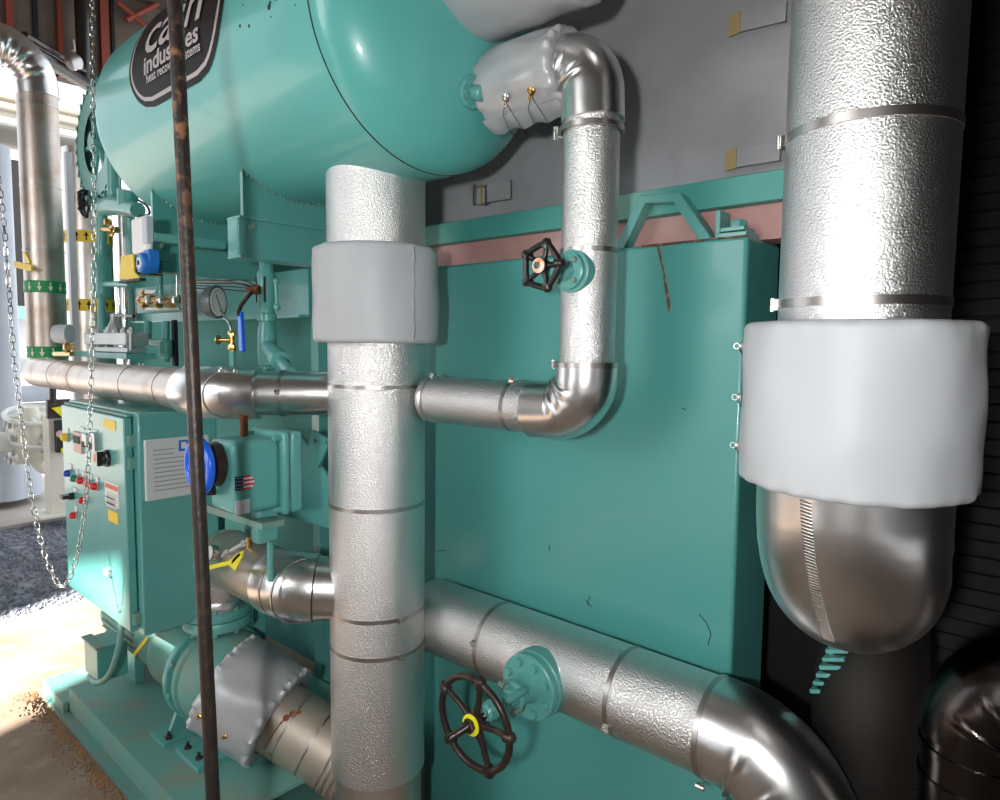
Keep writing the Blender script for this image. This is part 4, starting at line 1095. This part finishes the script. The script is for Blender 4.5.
# teal riser with black handwheel
tv = thing('gate_valve', 'teal angle valve with small black handwheel and thin upright pipe beside the chain', 'valve', W(103, 330, Y=1.3))
def q(u, v, y=1.3): return W(u, v, Y=y)
a = q(101, 330); b = q(98, 205)
tx = q(101, 300)
pts = [q(102, 332), q(101.5, 300), q(101, 297), q(101.5, 293), q(101, 262), q(101, 258), q(101, 250), q(102, 215), q(103, 200)]
MB().tube(pts, [.020, .020, .032, .046, .046, .030, .028, .026, .026], 20).build('upright_pipe', 'teal', tv)
MB().tube([q(97, 210), q(106, 207), q(116, 205), q(126, 207), q(138, 210)], [.030, .045, .050, .042, .036], 20).tube([q(128, 190), q(127, 205)], [.05, .045], 18).build('valve_body', 'teal', tv)
MB().tube(smooth([q(138, 200), q(147, 206), q(149, 214), q(140, 216)]), .006, 8).build('curved_wire', 'blackmatte', tv)
pipe_run(tv, 'stem', 'chrome', [q(97, 206), q(88, 203)], .006)
c = q(84, 203, 1.28)
handwheel(tv, c, V((.6, .8, 0)), .066, .008, 5, 'black', knobs=5, hub=.018)
MB().tube([q(100, 229), q(117, 230)], .016, 12).hexnut(q(108, 225), Z_, .020, .03).torus(q(112, 231, 1.26), nY, .022, .007, 16, 8).build('brass_valve', 'brass', tv)
pipe_run(tv, 'branch', 'teal', [q(104, 284), q(130, 284)], .016)
MB().tube([q(114, 197), q(113, 170), q(113, 120)], .03, 16).bx(q(106, 150).x, q(112, 150).x, 1.3, 1.34, q(106, 195).z, q(106, 100).z).build('riser_channel', 'teal', tv)
pipe_run(tv, 'drop_pipe', 'teal', [q(131, 215, 1.36), q(131, 256, 1.36)], .018)

# grey flanged body
gf = thing('flanged_regulator', 'grey cast flange block with upright bolts above the level pipe', 'regulator', W(113, 352, Y=1.3))
a = q(93, 333); b = q(133, 346)
MB().bx(q(92, 340).x, q(134, 340).x, 1.26, 1.37, q(113, 345).z, q(113, 333).z).build('upper_flange', 'grey', gf, bevel=.005)
MB().bx(q(93, 340).x, q(133, 340).x, 1.27, 1.36, q(113, 352).z, q(113, 347).z).build('lower_flange', 'grey', gf, bevel=.004)
for u in (98, 107, 116, 124, 131):
    MB().cyl(q(u, 350, 1.28), q(u, 327, 1.28), .009, 12).hexnut(q(u, 333, 1.28), Z_, .016, .018).build('bolt', 'grey', gf)
MB().lathe(q(115, 333), Z_, [(0, .045), (.03, .035), (.06, .02), (.10, .016)], 24).build('bonnet', 'grey', gf)
MB().tube([q(111, 315), q(134, 316)], .009, 10).ball(q(112, 315), .014, 8).build('lever', 'black', gf)
MB().cyl(q(125, 333, 1.34), q(124, 286, 1.34), .016, 16).build('steel_pipe', 'chrome', gf)
MB().cyl(q(119.5, 333, 1.36), q(119, 286, 1.36), .010, 16).build('steel_pipe', 'chrome', gf)
MB().bx(q(80, 356).x, q(135, 356).x, 1.26, 1.40, q(113, 358).z, q(113, 352.5).z).build('mount_shelf', 'teal', gf)

# ================================================================== LEFT VERTICAL PIPES
LXp = W(47, 330, Y=1.2).x
lp = thing('insulated_pipe', 'upright brown-reflecting clad pipe with green arrow bands at far left', 'pipe', (LXp, 1.2, 1.3))
zt = W(38, 46, Y=1.2).z - .02
sgl = fillet([(LXp, 1.2, W(48, 383, Y=1.2).z), (LXp, 1.2, zt), (LXp - .1, .2, zt + .02)], [.20])
MB().cyl(sgl[0][1][0], sgl[0][1][1], .102, 52).build('pipe_jacket', 'stucco_tinted', lp)
elbow(sgl[1][1], sgl[1][2], .104, 'pipe_elbow', 'alu', lp, folds=3, depth=.18, ext=.05, seed=51, fw=.04)
MB().cyl(sgl[2][1][0], sgl[2][1][1], .102, 52).build('pipe_jacket', 'alu', lp)
for v in (76, 170, 242): strap(lp, (LXp, 1.2, W(47, v, Y=1.1).z), Z_, .102, .010, m='steel_band')
def arrow_band(parent, cx, cy, r, z0, z1, up, bandm, arm, n=12, name='arrow_band'):
    o = MB().lathe((cx, cy, z0), Z_, [(0, r), (0, r + .0015), (z1 - z0, r + .0015), (z1 - z0, r)], 48, caps=False).build(name, bandm, parent)
    h = z1 - z0
    for k in range(n):
        a = 2 * pi * k / n; w_ = .16 if n == 12 else .13
        shp = [(-.3, -.36), (.3, -.36), (.3, .0), (1, .0), (0, .40), (-1, .0), (-.3, .0)]
        if not up: shp = [(x, -y) for x, y in shp]
        pts = []
        for (x, y) in shp: pts.append(V((cx + (r + .0025) * cos(a + x * w_ * .75), cy + (r + .0025) * sin(a + x * w_ * .75), (z0 + z1) / 2 + y * h)))
        MB().add(pts, [(0, 1, 2, 6), (3, 4, 5, 6, 2)]).build('arrow', arm, o)
    return o
arrow_band(lp, LXp, 1.2, .103, W(47, 289, Y=1.1).z, W(47, 276, Y=1.1).z, False, 'green', 'paper')
arrow_band(lp, LXp, 1.2, .103, W(47, 359, Y=1.1).z, W(47, 347, Y=1.1).z, False, 'green', 'paper')
# lever and small gauge by that pipe
p = W(14, 261, Y=1.05); q_ = W(31, 265, Y=1.07)
tag(MB().prism([p, q_, q_ + V((0, 0, -.035)), p + V((0, 0, -.035))], (0, .01, 0)).prism([W(22, 252, Y=1.05), W(25, 252, Y=1.05), W(30, 263, Y=1.05), W(27, 263, Y=1.05)], (0, .01, 0)).build('valve_lever', 'yellow'), 'yellow lever sticking out left of the green-banded pipe', 'lever')
g2 = thing('pressure_gauge', 'small grey gauge at the foot of the green-banded pipe', 'gauge', W(67, 355, Y=1.05))
c = W(66, 334, Y=1.05)
MB().lathe(c, (.75, .66, 0), [(-.05, .042), (-.03, .046), (.02, .046), (.022, .04)], 32).build('gauge_case', 'palegrey', g2)
MB().cyl(c + V((0, 0, -.04)), W(68, 352, Y=1.05), .012, 12).hexnut(W(69, 350, Y=1.05), Z_, .026, .03).tube([W(55, 354, Y=1.05), W(72, 354, Y=1.05)], .012, 10).build('brass_fitting', 'brass', g2)

yx = W(91, 300, Y=1.9)
yp = thing('insulated_pipe', 'upright silver pipe with yellow arrow bands behind the hanging chain', 'pipe', (yx.x, 1.9, 0))
MB().cyl((yx.x, 1.9, 0), (yx.x, 1.9, W(88, 150, Y=1.9).z), .168, 52).build('pipe_jacket', 'alu_dusty', yp)
arrow_band(yp, yx.x, 1.9, .169, W(92, 234, Y=1.73).z, W(92, 221, Y=1.73).z, True, 'yellow', 'blackmatte', 16)
arrow_band(yp, yx.x, 1.9, .169, W(92, 309, Y=1.73).z, W(92, 296, Y=1.73).z, True, 'yellow', 'blackmatte', 16)
p = W(125, 240, Y=1.7)
tag(MB().cyl((p.x, 1.7, 1.2), (p.x, 1.7, W(125, 205, Y=1.7).z), .045, 28).build('steel_pipe', 'alu'), 'narrow bright steel pipe left of the white actuator', 'pipe')
p = W(68.5, 250, Y=1.55)
tag(MB().bx(p.x - .022, p.x + .022, 1.55, 1.59, FZ, W(68, 150, Y=1.55).z).build('post', 'palegrey'), 'thin pale square post between the two banded upright pipes', 'post')

# chain wheel and black post
cw = thing('chain_wheel', 'teal toothed chain wheel peeking out left of the vessel end', 'chain wheel', W(98, 140, Y=1.32))
c = W(99, 143, Y=1.32); rw = .30
mb = MB().lathe(c - Y_ * .02, Y_, [(0, rw - .13), (0, rw - .005), (.04, rw - .005), (.04, rw - .13)], 60, caps=False)
for k in range(30):
    a = 2 * pi * k / 30; d_ = V((cos(a), 0, sin(a))); t = V((-sin(a), 0, cos(a)))
    mb.prism([c + d_ * (rw - .02) - t * .022 - Y_ * .02, c + d_ * (rw - .02) + t * .022 - Y_ * .02, c + d_ * (rw + .03) - Y_ * .02], (0, .04, 0))
for k in range(6):
    a = 2 * pi * k / 6; mb.tube([c, c + V((cos(a), 0, sin(a))) * (rw - .02)], .014, 10)
mb.build('toothed_rim', 'teal', cw)
MB().lathe(c - Y_ * .04, Y_, [(0, .05), (.08, .05)], 24).build('hub', 'teal', cw)
bpz = W(85, 85, Y=2.4)
tag(MB().cyl((bpz.x, 2.4, bpz.z), (bpz.x - .02, 2.4, 5.3), .065, 24).build('drop_pipe', 'black'), 'black upright pipe hanging from the roof left of the vessel', 'pipe')
a = W(50, 62, Y=2.0); b = W(86, 84, Y=2.4)
tag(MB().tube([a + (a - b) * .6, b], .06, 16).tube([a + (a - b) * .6 + V((0, 0, .1)), b + V((0, 0, .12))], .03, 12).build('rail', 'black'), 'black sloping rail joining the roof drop pipe behind the elbow', 'rail')
c = W(74, 62, Y=2.2)
tag(MB().lathe(c, (1, .3, 0), [(-.05, .05), (-.035, .07), (0, .035), (.035, .07), (.05, .05)], 24).tube([c + V((0, 0, .1)), c + V((-.02, 0, .2))], .02, 8).build('chain_pulley', 'steel_band'), 'small grey pulley on the black rail near the roof', 'pulley')

# ================================================================== CHAIN
chn = thing('hoist_chain', 'thin galvanised chain hanging in a long loop past the control panel', 'chain', W(62, 586, d=2.45))
path = [(-14, 60), (-4, 160), (3, 215), (9, 290), (14, 360), (20, 410), (25, 450), (32, 500), (42, 545), (52, 572), (61, 586), (70, 577), (78, 552), (84, 515), (88, 470), (90, 420), (92, 350), (94, 270), (94, 190), (93, 100), (92, 0), (91, -60)]
P3 = smooth([W(u, v, d=2.45) for u, v in path], 10)
Ls = [0]
for i in range(1, len(P3)): Ls.append(Ls[-1] + (P3[i] - P3[i - 1]).length)
def at_len(s):
    for i in range(1, len(P3)):
        if Ls[i] >= s: return P3[i - 1].lerp(P3[i], (s - Ls[i - 1]) / (Ls[i] - Ls[i - 1])), (P3[i] - P3[i - 1]).normalized()
    return P3[-1], (P3[-1] - P3[-2]).normalized()
def link_mesh():
    mb = MB(); pts = []; l_, w_ = .0085, .0070
    for k in range(6): a = pi * k / 5; pts.append((w_ * cos(a), 0, l_ + w_ * sin(a)))
    for k in range(6): a = pi + pi * k / 5; pts.append((w_ * cos(a), 0, -l_ + w_ * sin(a)))
    return mb.tube(pts, .0021, 6, closed=True)
lm = link_mesh(); pitch_ = .0262
n = int(Ls[-1] / pitch_); proto = None; rest = MB(); rl = random.Random(3)
infos = []
for k in range(n):
    p, t = at_len((k + .5) * pitch_)
    q4 = t.to_track_quat('Z', 'Y').to_matrix() @ Matrix.Rotation((pi / 2 if k % 2 else 0) + .5 + rl.uniform(-.3, .3), 3, 'Z')
    infos.append((p, q4))
rank = sorted(range(n), key=lambda k: abs(k - n * .52))
ind = set(rank[:100])
for k, (p, q4) in enumerate(infos):
    if k in ind:
        if proto is None:
            me = bpy.data.meshes.new('chain_link'); me.from_pydata([tuple(a) for a in lm.v], [], lm.f); me.update()
            me.polygons.foreach_set('use_smooth', [True] * len(me.polygons)); me.materials.append(M['chrome'])
            proto = bpy.data.objects.new('chain_link', me); o = proto
        else: o = proto.copy()
        COL.objects.link(o); o.parent = chn; o.location = p - chn.location; o.rotation_euler = q4.to_euler()
    else: rest.add([p + q4 @ a for a in lm.v], lm.f)
o = rest.build('chain_links', 'chrome', chn); o['kind'] = 'stuff'

# ================================================================== ROD
a = W(175, 0, Y=.68); b = W(213, 800, Y=.68)
dd = (b - a).normalized()
top = a - dd * .6; bot = a + dd * ((FZ - a.z) / dd.z)
mb = MB(); rr = random.Random(8); pts = []; rs = []
for k in range(60):
    t = k / 59; p = top.lerp(bot, t); pts.append(p); rs.append(.0160 + .0005 * noise.noise(V((t * 40, 0, 0))))
def rodrf(i, d_, r_): return r_ + .0006 * noise.noise(V((d_.x * 3, d_.y * 3, i * .5)))
tag(mb.tube(pts, rs, 20, rf=rodrf).build('steel_rod', 'rod'), 'rusty black upright rod standing in the foreground at left', 'rod')

# ================================================================== OUTDOORS
def out(u, v, X=-9.0): return W(u, v, X=X)
og = 'pipework in the yard outside'
# big pale tank
c = W(20, 460, X=-8.9)
tag(MB().cyl((c.x, c.y - .25, 0), (c.x, c.y - .25, W(22, 412, X=-8.5).z), .44, 48).build('yard_tank', 'palegrey'), 'pale bluish cylinder tank outside behind the hanging chain', 'tank')
# cream column with base plate
c = W(58, 470, X=-7.55)
co = thing('yard_column', 'cream steel column on a square base plate outside, left of the control panel', 'column', (c.x, c.y, 0))
MB().bx(c.x - .1, c.x + .1, c.y - .09, c.y + .11, .02, W(58, 415, X=-7.55).z).build('shaft', 'cream', co)
MB().bx(c.x - .2, c.x + .2, c.y - .2, c.y + .2, 0, .02).build('base_plate', 'cream', co)
# horizontal white pipe with flanges and handwheel valve
vy = thing('yard_valve', 'white flanged valve with white handwheel outside at the left edge', 'valve', W(32, 455, X=-8.0))
a = W(-12, 441, X=-8.0); b = W(62, 441, X=-8.0); zz = W(22, 441, X=-8.0).z
MB().cyl((-8, a.y - 1, zz), (-8, b.y, zz), .10, 24).build('level_pipe', 'white', vy)
for u in (12, 18, 42, 48):
    y = W(u, 441, X=-8.0).y
    fo = MB().lathe((-8, y, zz), Y_, [(0, .23), (.05, .23)], 28).build('flange', 'cream', vy)
    for k in range(8):
        an = k * pi / 4 + .3; MB().hexnut((-8 + .19 * cos(an), y - .02, zz + .19 * sin(an)), nY, .03, .03).build('bolt', 'grey', fo)
yc = W(31, 441, X=-8.0).y
MB().lathe((-8, yc, zz - .22), Z_, [(0, .1), (.08, .17), (.3, .17), (.42, .1), (.55, .07)], 24).build('valve_body', 'cream', vy)
wc = V((-8, yc, W(30, 415, X=-8).z))
handwheel(vy, wc, V((.35, 0, 1)), .21, .022, 4, 'white', hub=.05)
handwheel(vy, wc + V((.1, .05, -.22)), V((.35, 0, 1)), .24, .022, 4, 'white', hub=.05)
MB().tube(smooth([W(34, 450, X=-8), W(36, 462, X=-8), W(42, 468, X=-8), W(48, 470, X=-8)]), .05, 12).build('drain_bend', 'cream', vy)
# level pipes behind, top to bottom
for (v, r_, m, lb) in ((365, .10, 'white', 'white level pipe outside just left of the banded pipe foot'), (394, .10, 'palegrey', 'pale level pipe outside above the white handwheel'), (411, .09, 'cream', 'cream level pipe outside level with the white handwheel')):
    z = W(20, v, X=-9.5).z; y0 = W(-40, v, X=-9.5).y; y1 = W(40, v, X=-9.5).y
    tag(MB().cyl((-9.5, y0, z), (-9.5, y1 + .1, z), r_, 24).build('yard_pipe', m), lb, 'pipe')
z = W(8, 404, X=-9.3).z
tag(MB().cyl((-9.3, W(-40, 404, X=-9.3).y, z), (-9.3, W(17, 404, X=-9.3).y, z), .022, 12).build('yard_conduit', 'navy'), 'thin dark blue pipe outside at the left edge above the valve', 'pipe')
# vertical column pipe at the left edge and dark doorway behind
c = W(2, 250, X=-8.6)
tag(MB().cyl((-8.6, c.y - .05, 0), (-8.6, c.y - .05, W(4, 148, X=-8.6).z), .16, 32).build('yard_pipe', 'palegrey'), 'pale grey upright pipe outside at the left photo edge', 'pipe')
bd = thing('yard_building', 'bright white building wall outside with a dark opening', 'building', (-14, 2.0, 0))
y0, y1 = W(-60, 300, X=-14).y, W(160, 300, X=-14).y
MB().bx(-14.2, -14, y0 - 1, y1 + 1, 0, W(30, 352, X=-14).z + 1.2).build('lower_wall', 'palegrey', bd)
a, b = W(11, 300, X=-13.9).y, W(26, 300, X=-13.9).y
MB().bx(-14.0, -13.9, a, b + .5, W(15, 306, X=-13.9).z, W(15, 160, X=-13.9).z).build('dark_opening', 'blackmatte', bd)
MB().bx(-14.0, -13.88, b + .5, y1 + 1, W(40, 330, X=-13.9).z, W(40, 160, X=-13.9).z).build('upper_wall', 'sheen', bd)
MB().bx(-14.0, -13.88, y0 - 1, a, W(15, 330, X=-13.9).z, W(15, 150, X=-13.9).z).build('upper_wall', 'sheen', bd)
MB().bx(-14.0, -13.86, a - .05, b + .5, W(20, 319, X=-13.9).z, W(20, 306, X=-13.9).z).build('sill_hedge', 'teal_dusty', bd)
# layered cream beams under the roof of the rack
for k, (v, h, m) in enumerate(((104, .09, 'rackcream'), (114, .12, 'rackcream'), (126, .09, 'palegrey'), (139, .19, 'rackcream'))):
    X = -9.0 + k * .06; z = W(80, v + 12, X=X).z; y0 = W(-60, v, X=X).y; y1 = W(84 - (k == 0) * 2, v, X=X).y
    tag(MB().cyl((X, y0 - .3, z), (X, y1, z), h * .62, 20).build('rack_pipe', m),
        ['thin cream pipe topmost of the four under the outside eaves', 'second cream pipe from the top under the outside eaves', 'pale pipe third from the top under the outside eaves', 'thickest round-ended cream pipe lowest under the outside eaves'][k], 'pipe', 'pipes racked under the outside eaves')
# machinery bits between panel and column
tg = thing('yard_switch_box', 'dark box with bright yellow tag outside, just left of the panel top', 'box', W(56, 405, X=-7.40))
a = W(47, 400, X=-7.40); b = W(62, 418, X=-7.40)
MB().bx(-7.45, -7.40, a.y, b.y + .1, b.z, a.z).build('box_body', 'brown_iron', tg)
MB().prism([W(51, 408, X=-7.36), W(63, 406, X=-7.36), W(63, 418, X=-7.36)], (.02, 0, 0)).build('yellow_tag', 'brightyellow', tg)
MB().cyl(W(53, 384, X=-7.40), W(53, 402, X=-7.40), .03, 12).build('pipe_stub', 'brown_iron', tg)
a = W(56, 421, X=-7.38); b = W(66, 452, X=-7.38)
sn = thing('yard_sign', 'black upright sign strip with pale oval against the panel edge', 'sign', W(60, 452, X=-7.38))
MB().bx(-7.45, -7.38, a.y, b.y + .05, b.z, a.z).build('sign_board', 'blackmatte', sn)
p = W(60.5, 434, X=-7.37); MB().lathe(p, X_, [(-.01, .035), (.01, .035)], 24).build('oval_mark', 'pinklabel', sn)
p = W(64, 450, X=-7.37); MB().box(p, .02, .05, .04).build('corner_mark', 'brightyellow', sn)
# loose gravel
rg = random.Random(4); mb = MB()
for k in range(6500):
    x = rg.uniform(-7.68, -5.12); y = rg.uniform(-.3, 3.2); s = rg.uniform(.010, .026)
    c = V((x, y, FZ - .03)); vs_ = [c + V((rg.uniform(-1, 1), rg.uniform(-1, 1), rg.uniform(.1, 1))).normalized() * s * rg.uniform(.7, 1.2) for _ in range(6)]
    vs_[0] = c + V((-s, 0, 0)); vs_[1] = c + V((s, 0, 0)); vs_[2] = c + V((0, -s, 0)); vs_[3] = c + V((0, s, 0)); vs_[4] = c + V((0, 0, s * .8)); vs_[5] = c - V((0, 0, s * .3))
    vs_ = [p + V((rg.uniform(-.3, .3), rg.uniform(-.3, .3), rg.uniform(-.2, .2))) * s for p in vs_]
    mb.add(vs_, [(0, 2, 4), (2, 1, 4), (1, 3, 4), (3, 0, 4), (2, 0, 5), (1, 2, 5), (3, 1, 5), (0, 3, 5)])
tag(mb.build('gravel', 'gravel', angle=10), 'loose blue-grey gravel outside beyond the floor edge', 'gravel', kind='stuff')
# dirt heap along skid
rg = random.Random(6); mb = MB()
for k in range(1500):
    t = rg.random() ** 1.0; x = -3.75 + 1.5 * t; y = .85 - abs(rg.gauss(0, .02 + .02 * (1 - t))); s = rg.uniform(.0015, .006)
    mb.ball((x, y, s * .3), s, 3)
tag(mb.build('dirt_crumbs', 'dirt'), 'orange dirt crumbs along the foot of the teal skid', 'dirt', kind='stuff')
